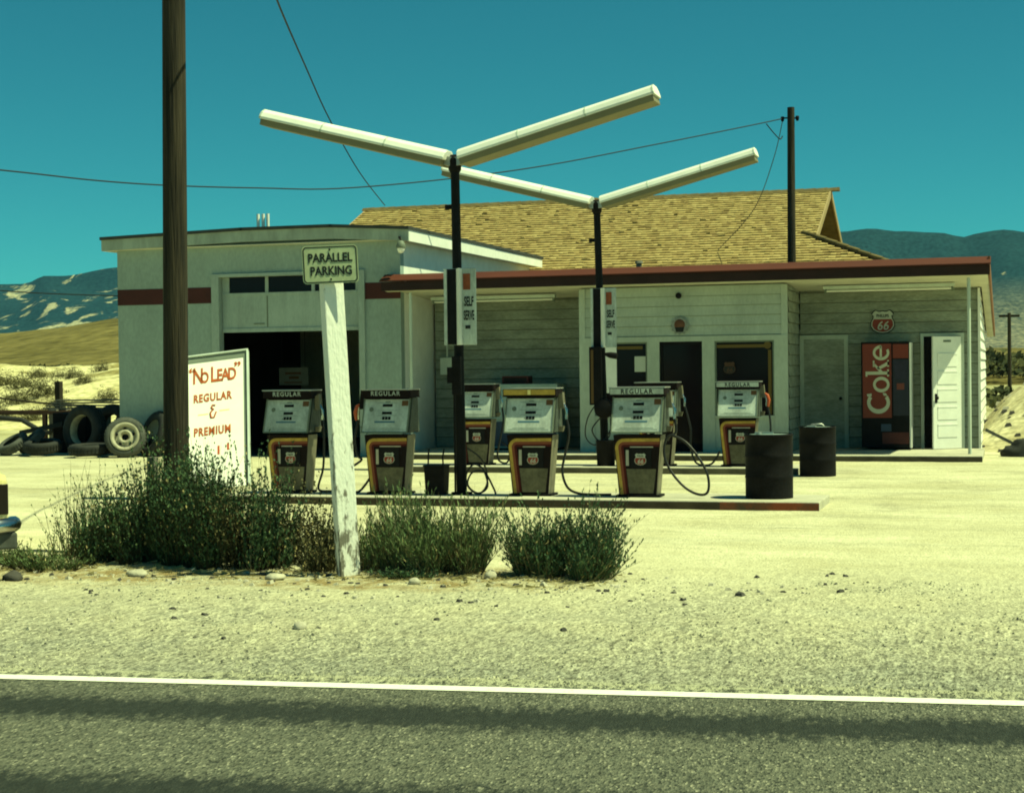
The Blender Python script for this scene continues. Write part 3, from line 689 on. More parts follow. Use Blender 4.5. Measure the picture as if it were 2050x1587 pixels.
# ------------------------------------------------------------------ shingled house behind
ho_ = thing('shingled_house', (-11.6,46,0), 'house behind the station with golden brown cedar shingle roof and gablet ends', 'house')
RX0, RX1, RY, RZ, SL = -18.58, -4.74, 46.0, 6.60, .425
random.seed(3)
b = MB(); dn = .195; rows = int(7.4/ (dn))
import_y = lambda d: RY - d*cos(math.atan(SL))
ca, sa = cos(math.atan(SL)), sin(math.atan(SL))
for r in range(rows):
    d0 = r*dn; d1_ = d0 + dn*1.25
    extra = max(0, (d0*ca - 3.75))
    xa, xb = RX0 - extra, RX1 + extra
    x = xa - random.random()*.1
    while x < xb:
        w = random.uniform(.09,.20); xe = min(x+w, xb)
        j = random.gauss(0,.010); lift = random.uniform(.030,.045) + (.025 if random.random() < .02 else 0); tl = random.uniform(-.006,.006)
        if xe - x > .03:
            a0, a1 = max(x, xa), xe-.006
            dd = d1_ + j
            b.hexa([(a0,RY-dd*ca, RZ-dd*sa+.002),(a1,RY-dd*ca,RZ-dd*sa+.002),(a1,RY-d0*ca,RZ-d0*sa-.004),(a0,RY-d0*ca,RZ-d0*sa-.004),
                    (a0,RY-dd*ca,RZ-dd*sa+lift+tl),(a1,RY-dd*ca,RZ-dd*sa+lift-tl),(a1,RY-d0*ca,RZ-d0*sa+.004),(a0,RY-d0*ca,RZ-d0*sa+.004)])
        x = xe
P(b, 'roof_shingles', M_shing, ho_)
b = MB()
def ry(dy): return RZ - SL*dy
b.hexa([(RX0,RY-3.8,ry(3.8)-.12),(RX1,RY-3.8,ry(3.8)-.12),(RX1,RY,RZ-.12),(RX0,RY,RZ-.12),(RX0,RY-3.8,ry(3.8)-.01),(RX1,RY-3.8,ry(3.8)-.01),(RX1,RY,RZ-.01),(RX0,RY,RZ-.01)])
b.hexa([(RX0,RY,RZ-.12),(RX1,RY,RZ-.12),(RX1,RY+3.8,ry(3.8)-.12),(RX0,RY+3.8,ry(3.8)-.12),(RX0,RY,RZ),(RX1,RY,RZ),(RX1,RY+3.8,ry(3.8)),(RX0,RY+3.8,ry(3.8))])
for s_, X in ((1,RX1),(-1,RX0)):                                   # hip skirt round each gablet
    e = 3.2
    zb = ry(3.75)
    p = [(X-s_*.9,RY-3.75,zb),(X+s_*e,RY-3.75-e,zb-SL*e),(X+s_*e,RY+3.75+e,zb-SL*e),(X-s_*.9,RY+3.75,zb)]
    b.add(p, [(0,1,2,3)]); 
b.quad((RX0-3.2,RY-6.95,ry(6.95)-.02),(RX1+3.2,RY-6.95,ry(6.95)-.02),(RX1,RY-3.75,ry(3.75)-.02),(RX0,RY-3.75,ry(3.75)-.02))
b.quad((RX0-3.2,RY+6.95,ry(6.95)),(RX1+3.2,RY+6.95,ry(6.95)),(RX1,RY+3.75,ry(3.75)),(RX0,RY+3.75,ry(3.75)))
P(b, 'roof_deck', mat('brown_roof_deck', (.20,.15,.06), .9, .4, 4), ho_)
b = MB()
for s_, X in ((1,RX1),(-1,RX0)):
    x = X - s_*.55
    b.prism([(x,RY-3.6,ry(3.6)-.14),(x,RY+3.6,ry(3.6)-.14),(x,RY,RZ-.14)], (s_*.03,0,0))
P(b, 'gable_wall', M_gable, ho_)
M_barge = mat('tan_barge_board', (.36,.26,.13), .8, .2, 4)
for s_, X in ((1,RX1),(-1,RX0)):
    b = MB()
    for d in (-1,1):
        x0_, x1_ = sorted((X, X+s_*.04))
        ya, yb = sorted((RY, RY+d*3.85))
        za, zb = (RZ, ry(3.85)) if d > 0 else (ry(3.85), RZ)
        b.hexa([(x0_,ya,za-.16),(x1_,ya,za-.16),(x1_,yb,zb-.16),(x0_,yb,zb-.16),(x0_,ya,za+.03),(x1_,ya,za+.03),(x1_,yb,zb+.03),(x0_,yb,zb+.03)])
    P(b, 'barge_board', M_barge, ho_)
M_ridge = mat('dark_ridge_shingle', (.15,.11,.045), .9, .4, 5)
b = MB()
x = RX0-.12
while x < RX1+.1:
    b.hexa([(x,RY-.16,RZ-.03),(x+.36,RY-.16,RZ-.03),(x+.36,RY+.16,RZ-.03),(x,RY+.16,RZ-.03),(x,RY-.04,RZ+.06),(x+.36,RY-.04,RZ+.075),(x+.36,RY+.04,RZ+.075),(x,RY+.04,RZ+.06)]); x += .33
for s_, X in ((1,RX1),(-1,RX0)):
    P(b, 'ridge_cap', M_ridge, ho_); b = MB()
    for k in range(11):
        t0 = k*.3 - .35; t1 = t0+.36
        p0 = Vector((X+s_*t0,RY-3.75-t0,ry(3.75+t0)+.03)); p1 = Vector((X+s_*t1,RY-3.75-t1,ry(3.75+t1)+.05))
        b.tube([p0,p1], .07, 5)
P(b, 'ridge_cap', M_ridge, ho_)
P(MB().box(RX0-2.6,RX1+2.6,39.7,52.3,-.1,3.3), 'wall', M_wall, ho_)

# ------------------------------------------------------------------ pump islands
t = thing('pump_island', (-6.15,20.35,0), 'long front pump island with dark curb and red painted right end', 'pump island')
P(MB().box(-10.1,-2.2,19.775,20.95,-.2,.10), 'slab', M_conc, t, .012)
P(MB().box(-10.1,-3.4,19.745,19.773,-.2,.088), 'curb_face', mat('dark_brown_curb', (.085,.065,.045), .9, .5, 3, fine=.2), t)  # riser face darker than the slab top
P(MB().box(-3.398,-2.2,19.745,19.773,-.2,.088), 'painted_curb_end', mat('faded_red_curb', (.27,.07,.03), .9, col2=(.09,.065,.045), vscale=2.5, thr=(.40,.58), fine=.2), t)
t = thing('pump_island', (-6.8,26.8,0), 'rear pale concrete pump island nearer the porch', 'pump island')
P(MB().box(-10.3,-3.25,26.245,27.35,-.2,.10), 'slab', M_conc, t, .012)
P(MB().box(-10.3,-3.25,26.215,26.243,-.2,.088), 'curb_face', mat('dark_curb', (.15,.13,.09), .9, .5, 3, fine=.2), t)  # rear riser coloured darker than its slab

# ------------------------------------------------------------------ badges
def shield_pts(s):
    half = [(0,-.50),(.20,-.47),(.40,-.36),(.50,-.18),(.48,.0),(.40,.14),(.385,.26),(.46,.33),(.37,.44),(.30,.49),(.20,.44),(.10,.43),(0,.46)]
    return [(x*s, z*s) for x, z in half] + [(-x*s, z*s) for x, z in reversed(half[1:-1])]
def shield(parent, x, y, z, s, lettering=True, outer=True):
    def lay(k, off, m, name, pr):
        pts = [(x+a*k, y-off, z+c*k) for a, c in shield_pts(s)]
        return MB().prism(pts, (0, .004, 0)).build(name, m, pr)
    base = lay(1.0, .004, M_letter, 'shield_badge', parent)
    lay(.92, .008, M_shwh, 'shield_border', base)
    def clip(lo, hi, k, off, m, name):
        pts = [(a*k, c*k) for a, c in shield_pts(s)]
        out = []
        for i in range(len(pts)):
            p, q = pts[i], pts[(i+1) % len(pts)]
            ins = lambda t: lo <= t[1] <= hi
            if ins(p): out.append(p)
            for lim in (lo, hi):
                if (p[1]-lim)*(q[1]-lim) < 0:
                    t = (lim-p[1])/(q[1]-p[1]); out.append((p[0]+t*(q[0]-p[0]), lim))
        cx = sum(p[0] for p in out)/len(out); cz = sum(p[1] for p in out)/len(out)
        out.sort(key=lambda p: math.atan2(p[1]-cz, p[0]-cx))
        MB().prism([(x+a, y-off, z+c) for a, c in out], (0,.003,0)).build(name, m, base)
    clip(-.6*s, .10*s, .84, .011, M_shred, 'red_field')
    if lettering:
        text('number_66', '66', .50*s, M_shwh, base, at(x, y-.0125, z-.33*s), sx=.95, bold=.006*s, shear=.2)
        text('band_lettering', 'PHILLIPS', .17*s, M_letter, base, at(x, y-.0125, z+.185*s), sx=.8, bold=.004*s)
    return base
dc = shield(st, -5.14+6, .105, 1.72, .25)
for q_ in [dc] + list(dc.children): q_.data.materials[0] = M_black if q_ is dc else M_fade
dc.children[2 if len(dc.children) > 2 else 0].data.materials[0] = M_letter
sh = thing('shield_sign', (-2.38,32.76,2.585), 'red and white 66 shield sign on the wall above the red vending machine', 'sign')
shield(sh, 0, 0, 0, .48)
em = thing('round_emblem', (-6.09,31.06,2.54), 'small round scalloped emblem with rust centre above the office door', 'emblem')
MB().prism([(( .165+.012*cos(12*a))*cos(a),0,(.165+.012*cos(12*a))*sin(a)) for a in [2*pi*k/96 for k in range(96)]], (0,-.012,0)).build('disc', mat('grey_emblem', (.25,.27,.25), .6, .3, 20), em)
MB().lathe([(0,-.020),(.10,-.019),(.105,-.012)],(0,0,.02),24,axis='Y').build('centre', mat('rust_emblem', (.15,.06,.03), .6, .3, 12), em)
MB().prism([(-.07,-.013,-.12),(.07,-.013,-.12),(.09,-.013,-.03),(-.09,-.013,-.03)],(0,-.012,0)).build('lower_panel', M_letter, em)

# ------------------------------------------------------------------ gas pumps
def band(b, path, w_in, w_out, y, mi=0, t=.004):
    """strip in the XZ plane between two offsets of a path"""
    n = len(path); L = []; Rr = []
    for i, (x, z) in enumerate(path):
        xa, za = path[max(i-1,0)]; xb, zb = path[min(i+1,n-1)]
        dx, dz = xb-xa, zb-za; q = math.hypot(dx, dz); nx, nz = dz/q, -dx/q
        L.append((x+nx*w_in, z+nz*w_in)); Rr.append((x+nx*w_out, z+nz*w_out))
    for i in range(n-1):
        b.prism([(L[i][0],y,L[i][1]),(L[i+1][0],y,L[i+1][1]),(Rr[i+1][0],y,Rr[i+1][1]),(Rr[i][0],y,Rr[i][1])],(0,-t,0),mi)
FS = .46      # face slope (y per z)
def fy(z): return -.335 + (z-.84)*FS
def make_pump(x, y, label, topper='REGULAR', top_mat='pale', rz=0, nozzle='R', cover=None, flip=False, hose=None, detail=True):
    t = thing('gas_pump', (x,y,.10), label, 'gas pump', rz, 'gas pumps on the islands'); t.scale = (1,.70,1)
    b = MB()
    p = [(-.25,-.20,.03),(.235,-.20,.03),(.235,.20,.03),(-.25,.20,.03),(-.315,-.215,.79),(.30,-.215,.79),(.30,.215,.79),(-.315,.215,.79)]
    b.add(p, [(0,1,5,4)], 0); b.add(p, [(1,2,6,5),(3,0,4,7),(2,3,7,6)], 1); b.add(p, [(4,5,6,7),(3,2,1,0)], 0)
    ped = b.build('pedestal', [M_pdark, M_tanl], t)
    MB().box(-.29,.28,-.235,.235,0,.03).build('base_plate', M_blackm, t, .005)
    # front bands; the front leans: use a plane y just proud, slanted through a shear
    def slant(o): 
        for v in o.data.vertices: v.co.y += -.20 - (v.co.z-.03)*(.015/.76)
    path = [(-.215,.035),(-.262,.60)] + [(-.262+.10-.10*cos(a)+.0, .60+.10*sin(a)+.02) for a in [pi/2*k/6 for k in range(1,7)]] + [(.285,.72)]
    path = [(-.205,.035),(-.268,.63)] + [(-.268+.09*(1-cos(a)), .63+.09*sin(a)) for a in [pi/2*k/6 for k in range(1,7)]] + [(.285,.725)]
    b = MB(); band(b, path, -.026, .016, -.001); o = b.build('yellow_stripe', M_yel, ped); slant(o)
    b = MB(); band(b, path, .016, .052, -.001); o = b.build('orange_stripe', M_org, ped); slant(o)
    b = MB(); band(b, [(q[0], q[1]) for q in path], .052, .082, -.001); o = b.build('maroon_stripe', M_dkred2, ped); slant(o)
    o = MB().prism([(-.115,-.001,.05),(.195,-.001,.05),(.235,-.001,.36),(-.150,-.001,.36)],(0,-.004,0)).build('lower_panel', M_tan, ped); slant(o)
    o = MB().box(-.105,.175,-.012,-.001,.375,.625).build('badge_panel', M_black, ped); slant(o)
    o = MB().box(-.155,-.118,-.006,-.001,.40,.60).box(-.10,.20,-.006,-.001,.632,.645).build('trim_strip', M_alu, ped); slant(o)
    bd = shield(t, .035, -.222, .485, .165)
    # head
    b = MB()
    b.hexa([(-.335,-.332,.82),(.335,-.332,.82),(.335,.245,.82),(-.335,.245,.82),(-.335,-.124,1.285),(.335,-.124,1.285),(.335,.16,1.285),(-.335,.16,1.285)])
    b.hexa([(.337,-.32,.83),(.352,-.32,.83),(.352,.235,.83),(.337,.235,.83),(.337,-.12,1.28),(.352,-.12,1.28),(.352,.155,1.28),(.337,.155,1.28)],1)
    hd = b.build('head', [M_pdark, M_headside], t)
    b = MB()
    q = lambda x_, z_, off: (x_, fy(z_)-off, z_)
    def fbox(bb, xa, xb, za, zb, off0, off1, mi=0):
        bb.hexa([q(xa,za,off1),q(xb,za,off1),q(xb,za,off0),q(xa,za,off0),q(xa,zb,off1),q(xb,zb,off1),q(xb,zb,off0),q(xa,zb,off0)], mi)
    fbox(b,-.312,.318,.838,1.262,.0,.012)
    face = b.build('dial_face', M_pface, hd)
    b = MB()
    fbox(b,-.325,-.312,.83,1.275,.0,.030); fbox(b,.318,.335,.83,1.275,.0,.030)
    fbox(b,-.325,.335,.822,.836,.0,.030)
    b.build('face_frame', M_frame, hd)
    b = MB()
    fbox(b,-.055,.085,1.165,1.20,.0125,.016); fbox(b,-.055,.085,1.065,1.10,.0125,.016)
    for k in range(3): fbox(b,-.045+.042*k,-.010+.042*k,.995,1.035,.0125,.016)
    fbox(b,-.065,-.055,1.005,1.015,.0125,.016)
    b.build('counter_window', M_black, face)
    b = MB(); fbox(b,-.15,.14,.955,.975,.0125,.015); b.build('blue_bar', mat('blue_bar_paint', (.05,.14,.22), .6) if 'blue_bar_paint' not in bpy.data.materials else bpy.data.materials['blue_bar_paint'], face)
    b = MB()
    for z in (1.215,1.115,1.048): fbox(b,-.13,.16,z,z+.005,.0125,.0145)
    fbox(b,-.02,.05,1.222,1.236,.0125,.0145); fbox(b,-.27,.27,.862,.868,.0125,.0145); fbox(b,-.22,.22,.882,.886,.0125,.0145)
    b.build('printed_lines', mat('grey_print', (.20,.24,.22), .6) if 'grey_print' not in bpy.data.materials else bpy.data.materials['grey_print'], face)
    b = MB(); b.prism([q(-.21+.03*cos(2*pi*k/14), 1.13+.03*sin(2*pi*k/14), .0125) for k in range(14)],(0,-.004,0)); b.build('round_badge', M_frame, face)
    b = MB(); fbox(b,.215,.305,1.175,1.245,.0125,.016); b.build('brown_sticker', M_gable, face)
    # topper
    tm = {'pale': M_pface, 'dark': M_pdark, 'yellow': M_yel}[top_mat]
    b = MB().box(-.36,.36,-.25,.25,1.285,1.30).box(-.355,.355,-.245,.245,1.30,1.385)
    b.box(-.365,.365,-.255,.255,1.385,1.40, 1)
    tp = b.build('topper', [M_pdark, M_alu], t)
    MB().box(-.345,.345,-.254,-.246,1.308,1.378).build('topper_panel', tm, tp)
    if topper:
        if top_mat == 'pale':
            text('topper_lettering', topper, .082, M_letter, tp, at(.0,-.2555,1.315), sx=1.0, bold=.0025, spacing=1.25)
        else: text('topper_lettering', topper, .082, M_pface, tp, at(.0,-.2555,1.315), sx=1.0, bold=.0015, spacing=1.25)
    if top_mat == 'yellow': MB().box(-.02,.02,-.2565,-.2545,1.312,1.374).build('topper_divider', M_signyl, tp)
    # nozzle, holster and hose on one side
    sg = 1 if nozzle == 'R' else -1
    b = MB()
    b.hexa([(sg*.355,-.07,1.13),(sg*.43,-.07,1.13),(sg*.43,.07,1.13),(sg*.355,.07,1.13),(sg*.355,-.07,1.31),(sg*.41,-.07,1.34),(sg*.41,.07,1.34),(sg*.355,.07,1.31)])
    b.build('nozzle_holster', M_tanl if sg > 0 else M_blackm, t); b = MB()
    b.hexa([(sg*.355,-.05,.83),(sg*.40,-.05,.83),(sg*.40,.05,.83),(sg*.355,.05,.83),(sg*.355,-.05,.90),(sg*.42,-.05,.90),(sg*.42,.05,.90),(sg*.355,.05,.90)])
    b.build('hose_outlet', M_tanl if sg > 0 else M_blackm, t)
    nz = MB().tube([(sg*.395,-.03,1.21),(sg*.42,-.03,1.19),(sg*.45,-.03,1.12),(sg*.455,-.03,1.04)], .016, 8, rs=[.011,.013,.020,.017])
    nz.tube([(sg*.43,-.04,1.16),(sg*.475,-.05,1.12),(sg*.465,-.04,1.03)], .006, 5)
    nz.box(min(sg*.44,sg*.47),max(sg*.44,sg*.47),-.05,-.01,.99,1.05)
    no = nz.build('nozzle', M_chrome, t)
    if cover:
        MB().tube([(sg*.425,-.035,1.20),(sg*.465,-.04,1.17),(sg*.49,-.045,1.09),(sg*.475,-.045,.98)], .03, 8, rs=[.014,.028,.03,.022]).build('nozzle_cover', cover, no)
    if hose:
        h = [(sg*.455,-.03,1.00)] + [tuple(v) for v in hose]
        hp = smooth(h, 5)
        MB().tube(hp, .017, 7).build('hose', M_hose, t)
    return t
def smooth(pts, k):
    out = []; P_ = [Vector(p) for p in pts]
    for i in range(len(P_)-1):
        p0 = P_[max(i-1,0)]; p1 = P_[i]; p2 = P_[i+1]; p3 = P_[min(i+2,len(P_)-1)]
        for j in range(k):
            t = j/k
            out.append(.5*((2*p1)+(p2-p0)*t+(2*p0-5*p1+4*p2-p3)*t*t+(3*p1-p0-3*p2+p3)*t**3))
    out.append(P_[-1]); return out
fYp = 20.36
make_pump(-9.36, fYp, 'gas pump farthest left on the front island, half hidden by brush', top_mat='dark', hose=[(.47,-.03,.8),(.46,-.05,.35),(.40,-.1,.06),(.60,-.15,.03),(.75,-.1,.03),(.55,.1,.03)])
make_pump(-7.93, fYp, 'gas pump just right of the leaning sign post, orange nozzle on its left', top_mat='dark', nozzle='L', cover=M_orange,
          hose=[(-.50,-.05,.75),(-.47,-.05,.52),(-.40,-.08,.46),(-.46,-.12,.40),(-.62,-.15,.30),(-.72,-.15,.12),(-.62,-.2,.03),(-.42,-.22,.03),(-.34,-.12,.12),(-.26,-.1,.24)])
make_pump(-5.94, fYp, 'gas pump with a yellow topper in the middle of the front island', topper='', top_mat='yellow', hose=[(.49,-.05,.80),(.44,-.06,.55),(.40,-.08,.32),(.47,-.12,.12),(.62,-.15,.04),(.85,-.15,.025),(1.05,-.1,.025)])
make_pump(-4.52, fYp, 'gas pump with a big drooping hose loop nearest the black drum on the front island',
          hose=[(.47,-.05,.82),(.36,-.10,.75),(.33,-.14,.55),(.42,-.2,.34),(.60,-.25,.14),(.78,-.28,.05),(.90,-.28,.08),(.90,-.25,.28),(.78,-.18,.50),(.60,-.12,.70),(.42,-.08,.78),(.36,-.05,.72)])
make_pump(-8.80, 26.72, 'gas pump on the rear island half hidden by the black light pole', top_mat='dark', topper='', hose=[(.48,-.05,.75),(.42,-.1,.4),(.38,-.1,.12),(.55,-.15,.04),(.62,-.1,.25),(.45,-.05,.4)])
make_pump(-5.62, 26.72, 'gas pump on the rear island mostly hidden behind the pump with the hose loop', topper='', top_mat='dark', hose=[(.50,-.05,.85),(.56,-.08,.60),(.56,-.1,.30),(.66,-.12,.05),(.9,-.12,.04),(1.05,-.15,.25)])
make_pump(-4.26, 26.72, 'gas pump on the rear island behind the front black drum with an orange nozzle cover', cover=M_orange, hose=[(.50,-.05,.85),(.52,-.08,.60),(.50,-.1,.30),(.45,-.12,.05),(.40,.1,.03)])

# ------------------------------------------------------------------ light poles with V arms
def light_pole(x, y, zh, label, lean):
    t = thing('light_pole', (x,y,.10), label, 'light pole', 0, 'twin arm light poles')
    MB().cyl((0,0,0),(lean,0,zh-.05),.070,.058,16).build('pole', M_black, t)
    MB().cyl((0,0,0),(0,0,.03),.14,n=16).build('base_flange', M_blackm, t)
    MB().lathe([(.0,.10),(.06,.09),(.085,.02),(.085,-.10),(.065,-.14)],(lean,0,zh),16).build('hub', M_blackm, t); MB().box(lean-.14,lean-.05,-.02,.02,zh-.62,zh-.56).build('bracket', M_blackm, t)
    for s_ in (-1,1):
        L = 2.82; ang = math.atan(.72/2.75)*-s_
        prof = [(-.205,-.012),(.205,-.012),(.205,.02),(.17,.085),(.09,.125),(-.09,.125),(-.17,.085),(-.205,.02)]   # (y, z)
        b = MB(); a = [(.10, p[0], p[1]) for p in prof]
        b.prism(a, (L-.1,0,0))
        Mx = Matrix.Translation((lean,0,zh)) @ (Matrix.Rotation(ang,4,'Y') if s_ > 0 else Matrix.Rotation(ang,4,'Y') @ Matrix.Rotation(pi,4,'Z'))
        f = b.build('light_fixture', M_white, t, .012, M=Mx)
        MB().prism([(.12,-.19,-.095),(.12,.19,-.095),(.12,.198,-.014),(.12,-.198,-.014)],(L-.15,0,0)).build('diffuser', M_lens, f, .006, M=Mx)  # skirt made tall so its dark colour holds the fixture's shade
        for xs_ in (.95, 1.88, L-.03):
            MB().prism([(xs_, q_[0]*1.02, q_[1]*1.02) for q_ in prof], (.022,0,0)).build('joint_band', M_trim, f, M=Mx)
        MB().box(.0,.13,-.07,.07,-.07,.05).build('arm_bracket', M_alu, f, .006, M=Mx)
    return t
light_pole(-6.93, 20.35, 4.38, 'black light pole on the front island carrying two rising white lamp arms, nearer and larger', -.04)
light_pole(-6.58, 26.9, 4.40, 'black light pole on the rear island carrying two rising white lamp arms, farther and smaller', -.10)
def self_serve(x, y, z, label):
    t = thing('self_serve_sign', (x,y,z), label, 'sign', 0, 'self serve signs on the light poles')
    p1 = MB().box(-.205,-.165,-.05,.0,0,1.0).box(-.165,-.03,-.03,-.015,0,1.0).build('blank_panel', [M_pface], t)
    MB().box(-.163,-.035,-.034,-.0305,.004,.996).build('black_face', M_black, p1)
    MB().hexa([(-.03,-.05,0),(.045,-.16,0),(.05,-.05,0),(-.03,-.03,0),(-.03,-.05,1.0),(.045,-.16,1.0),(.05,-.05,1.0),(-.03,-.03,1.0)]).build('edge_strip', M_white, t)
    p2 = MB().box(.052,.235,-.055,-.02,0,1.0).build('letter_panel', M_pface, t, .004)
    MB().box(.065,.165,-.059,-.0555,.72,.93).build('orange_block', M_orsign, p2)
    for k, (w, zz) in enumerate((('SELF',.51),('SERVE',.33))):
        text('lettering', w, .17, M_letter, p2, at(.142,-.057,zz), sx=.40 if k == 0 else .32, bold=.006)
    MB().box(.09,.16,-.059,-.0555,.21,.255).build('small_mark', M_letter, p2)
    return t
self_serve(-6.90, 20.28, 2.07, 'two panel self serve sign on the front light pole')
self_serve(-6.57, 26.82, 2.09, 'two panel self serve sign on the rear light pole')
# boxes and hoses on the poles
t = thing('switch_box', (-6.93,20.24,1.42), 'black switch boxes strapped to the front light pole', 'switch box')
MB().box(-.06,.06,-.07,.0,.0,.50).build('body', M_blackm, t, .006); MB().box(-.13,-.06,-.06,.0,.15,.36).build('side_box', M_blackm, t, .006)
MB().cyl((-.045,-.02,-1.3),(-.045,-.02,0),.014,n=8).build('conduit', M_blackm, t)
t = thing('coiled_hose', (-6.68,20.25,.10), 'coiled black hose hanging by the front light pole', 'hose')
pts = [(-.10,-.10,.62),(.05,-.05,.50),(.12,0,.34),(.13,0,.14),(.02,0,.02),(-.12,0,.10),(-.16,.02,.26),(-.06,.02,.40),(.08,0,.34),(.15,-.03,.12),(.02,-.05,.03),(-.12,-.04,.14),(-.06,-.02,.30),(.10,0,.30),(.22,0,.10),(.25,0,.02)]
MB().tube(smooth(pts,5), .013, 6).build('hose', M_hose, t)
t = thing('air_hose_cabinet', (-6.62,26.78,.10), 'tall narrow black air hose cabinet beside the rear light pole', 'hose cabinet')
MB().box(-.16,.04,-.14,.0,1.02,2.0).build('cabinet', M_blackm, t, .01)
MB().box(-.13,-.085,-.146,-.1405,1.05,1.95).build('brown_strip', mat('brown_strip_paint', (.10,.055,.02), .7), t)
MB().lathe([(0,-.10),(.16,-.09),(.17,-.02),(.16,.03),(0,.04)],(.08,-.06,.96),18,axis='Y').build('reel', M_blackm, t)
MB().tube([(.10,-.12,1.88),(.20,-.14,1.86),(.33,-.14,1.84)], .045, 8, rs=[.02,.05,.055]).build('gauge', M_blackm, t)
pts = [(-.05,-.1,1.05),(-.2,-.12,.8),(-.24,-.12,.5),(-.1,-.12,.35),(.1,-.12,.45),(.22,-.12,.7),(.15,-.12,.9),(0,-.12,.78),(-.12,-.14,.6),(.0,-.14,.42),(.18,-.14,.5),(.2,-.13,.8)]
MB().tube(smooth(pts,5), .012, 6).build('hose', M_hose, t)
t = thing('trash_can', (-6.50,26.62,.10), 'dark round trash can at the foot of the rear light pole', 'trash can')
MB().lathe([(0,0),(.15,0),(.165,.42),(.17,.43),(.155,.42),(.15,.05)],(0,0,0),20).build('can', M_blackm, t)
t = thing('squeegee_bucket', (-7.26,20.30,.10), 'small square black bucket on the front island left of the light pole', 'bucket')
MB().hexa([(-.125,-.11,0),(.125,-.11,0),(.125,.11,0),(-.125,.11,0),(-.14,-.125,.37),(.14,-.125,.37),(.14,.125,.37),(-.14,.125,.37)]).build('bucket', M_blackm, t, .012)
MB().box(-.148,.148,-.133,.133,.372,.392).build('rim', M_black, t)
MB().tube([(-.12,0,.39),(-.115,0,.52),(-.10,-.02,.60)], .012, 6).tube([(.09,0,.39),(.085,0,.50),(.10,.02,.60)], .012, 6).build('squeegee_handle', M_black, t)
def drum(x, y, z, r, h, label, rim):
    t = thing('oil_drum', (x,y,z), label, 'drum', 0, 'black drums by the islands')
    prof = [(0,.01),(r*.97,.01),(r,.0),(r,.02)]
    for zz in (.33,.66): prof += [(r,h*zz-.02),(r*1.025,h*zz),(r,h*zz+.02)]
    prof += [(r,h-.03),(r*1.03,h-.02),(r*1.03,h),(r*.97,h)]
    MB().lathe(prof,(0,0,0),36).build('shell', M_blackm, t)
    MB().lathe([(0,h-.005),(r*.97,h-.012)],(0,0,0),36).build('lid', M_ice, t)  # pale teal lid colour carries the sky's reflection
    if rim: MB().tube([(-.1,.0,h),(-.09,.0,h+.03),(.06,.05,h+.035),(.1,.06,h)], .012, 6).box(-.16,-.02,-.1,.02,h-.008,h+.012).build('lid_handle', M_alu, t)
    else: MB().cyl((-.12,0,h-.008),(-.12,0,h+.02),.03,n=10).box(-.18,.05,.03,.07,h-.008,h+.02).build('bung', M_alu, t)
    return t
drum(-2.885, 20.40, .10, .295, .80, 'black drum on the right end of the front island', False)
drum(-2.915, 26.05, .0, .285, .78, 'black drum standing on the gravel beyond the rear island', True)

# ------------------------------------------------------------------ porch things
t = thing('ice_chest', (-9.66,31.55,.10), 'pale teal ice chest on the porch behind the yellow topped pump', 'ice chest')
MB().box(-.97,.97,.0,.75,.04,1.34).build('body', M_ice, t, .02)
MB().box(-.93,.93,-.012,.0,.08,.58).build('lower_panel', M_iceb, t)
MB().box(-.90,-.03,-.03,.0,.62,1.20).box(.03,.90,-.03,.0,.62,1.20).build('door', M_ice, t, .012)
MB().box(-.12,-.08,-.055,-.03,.8,1.0).box(.08,.12,-.055,-.03,.8,1.0).build('handle', M_alu, t)
MB().box(-.9,.9,.02,.7,0,.04).build('plinth', M_black, t)
t = thing('dark_crate', (-9.62,31.85,1.44), 'small dark box lying on top of the ice chest', 'box')
MB().box(-.28,.28,-.15,.15,.0,.16).build('box', M_darkred, t, .008); MB().box(-.24,.24,-.154,-.1505,.03,.13).build('front', M_black, t)
t = thing('wall_box', (-11.42,32.74,1.64), 'small pale meter box on the left end of the porch wall', 'meter box')
MB().box(-.14,.14,-.12,.0,.0,.36).build('box', M_trim, t, .008); MB().cyl((.0,-.05,.36),(.0,-.05,1.2),.02,n=8).build('conduit', M_trim, t)
# vending machine
t = thing('vending_machine', (-2.27,32.02,.10), 'red drinks vending machine with big upright lettering on the porch', 'vending machine')
MB().box(-.47,.435,.0,.70,.05,2.08).build('cabinet', M_black, t, .012)
MB().box(.437,.468,.0,.70,.04,2.06).build('side_panel', M_white, t)
MB().box(-.44,.10,-.012,.0,.62,2.04).build('red_front', M_cokered, t)
MB().box(.13,.42,-.014,.0,1.76,2.03).build('top_block', M_cokered, t)
MB().box(.13,.42,-.012,.0,.66,1.74).build('select_panel', M_cokeb, t)
MB().box(.16,.38,-.02,-.0125,1.36,1.70).build('display', mat('violet_display', (.022,.020,.045), .5, .3, 8), t)
MB().box(.20,.34,-.02,-.0125,1.16,1.28).build('coin_plate', mat('dull_red_plate', (.16,.04,.03), .5), t)
MB().box(-.10,.09,-.018,-.001,.36,.50).build('delivery_slot', M_iceb, t)
MB().box(-.08,.42,-.014,.0,.12,.34).build('lower_red_panel', mat('vending_low_red', (.09,.018,.016), .5, .4, 4), t)
def ell(b, u, v, ru, rv, t_, a0=0, a1=2*pi, n=30, tu=None):
    """ring; u along the reading direction (up), v toward the caps (left)"""
    tu = tu or t_
    pts = []
    for k in range(n+1):
        a = a0 + (a1-a0)*k/n
        pts.append(((u+ru*cos(a), v+rv*sin(a)), (u+(ru-tu)*cos(a), v+(rv-t_)*sin(a))))
    for (o0, i0), (o1, i1) in zip(pts, pts[1:]):
        b.prism([P3(*o0), P3(*o1), P3(*i1), P3(*i0)], (0,-.003,0))
def P3(u, v): return (.055 - v, -.0125, .70 + u)
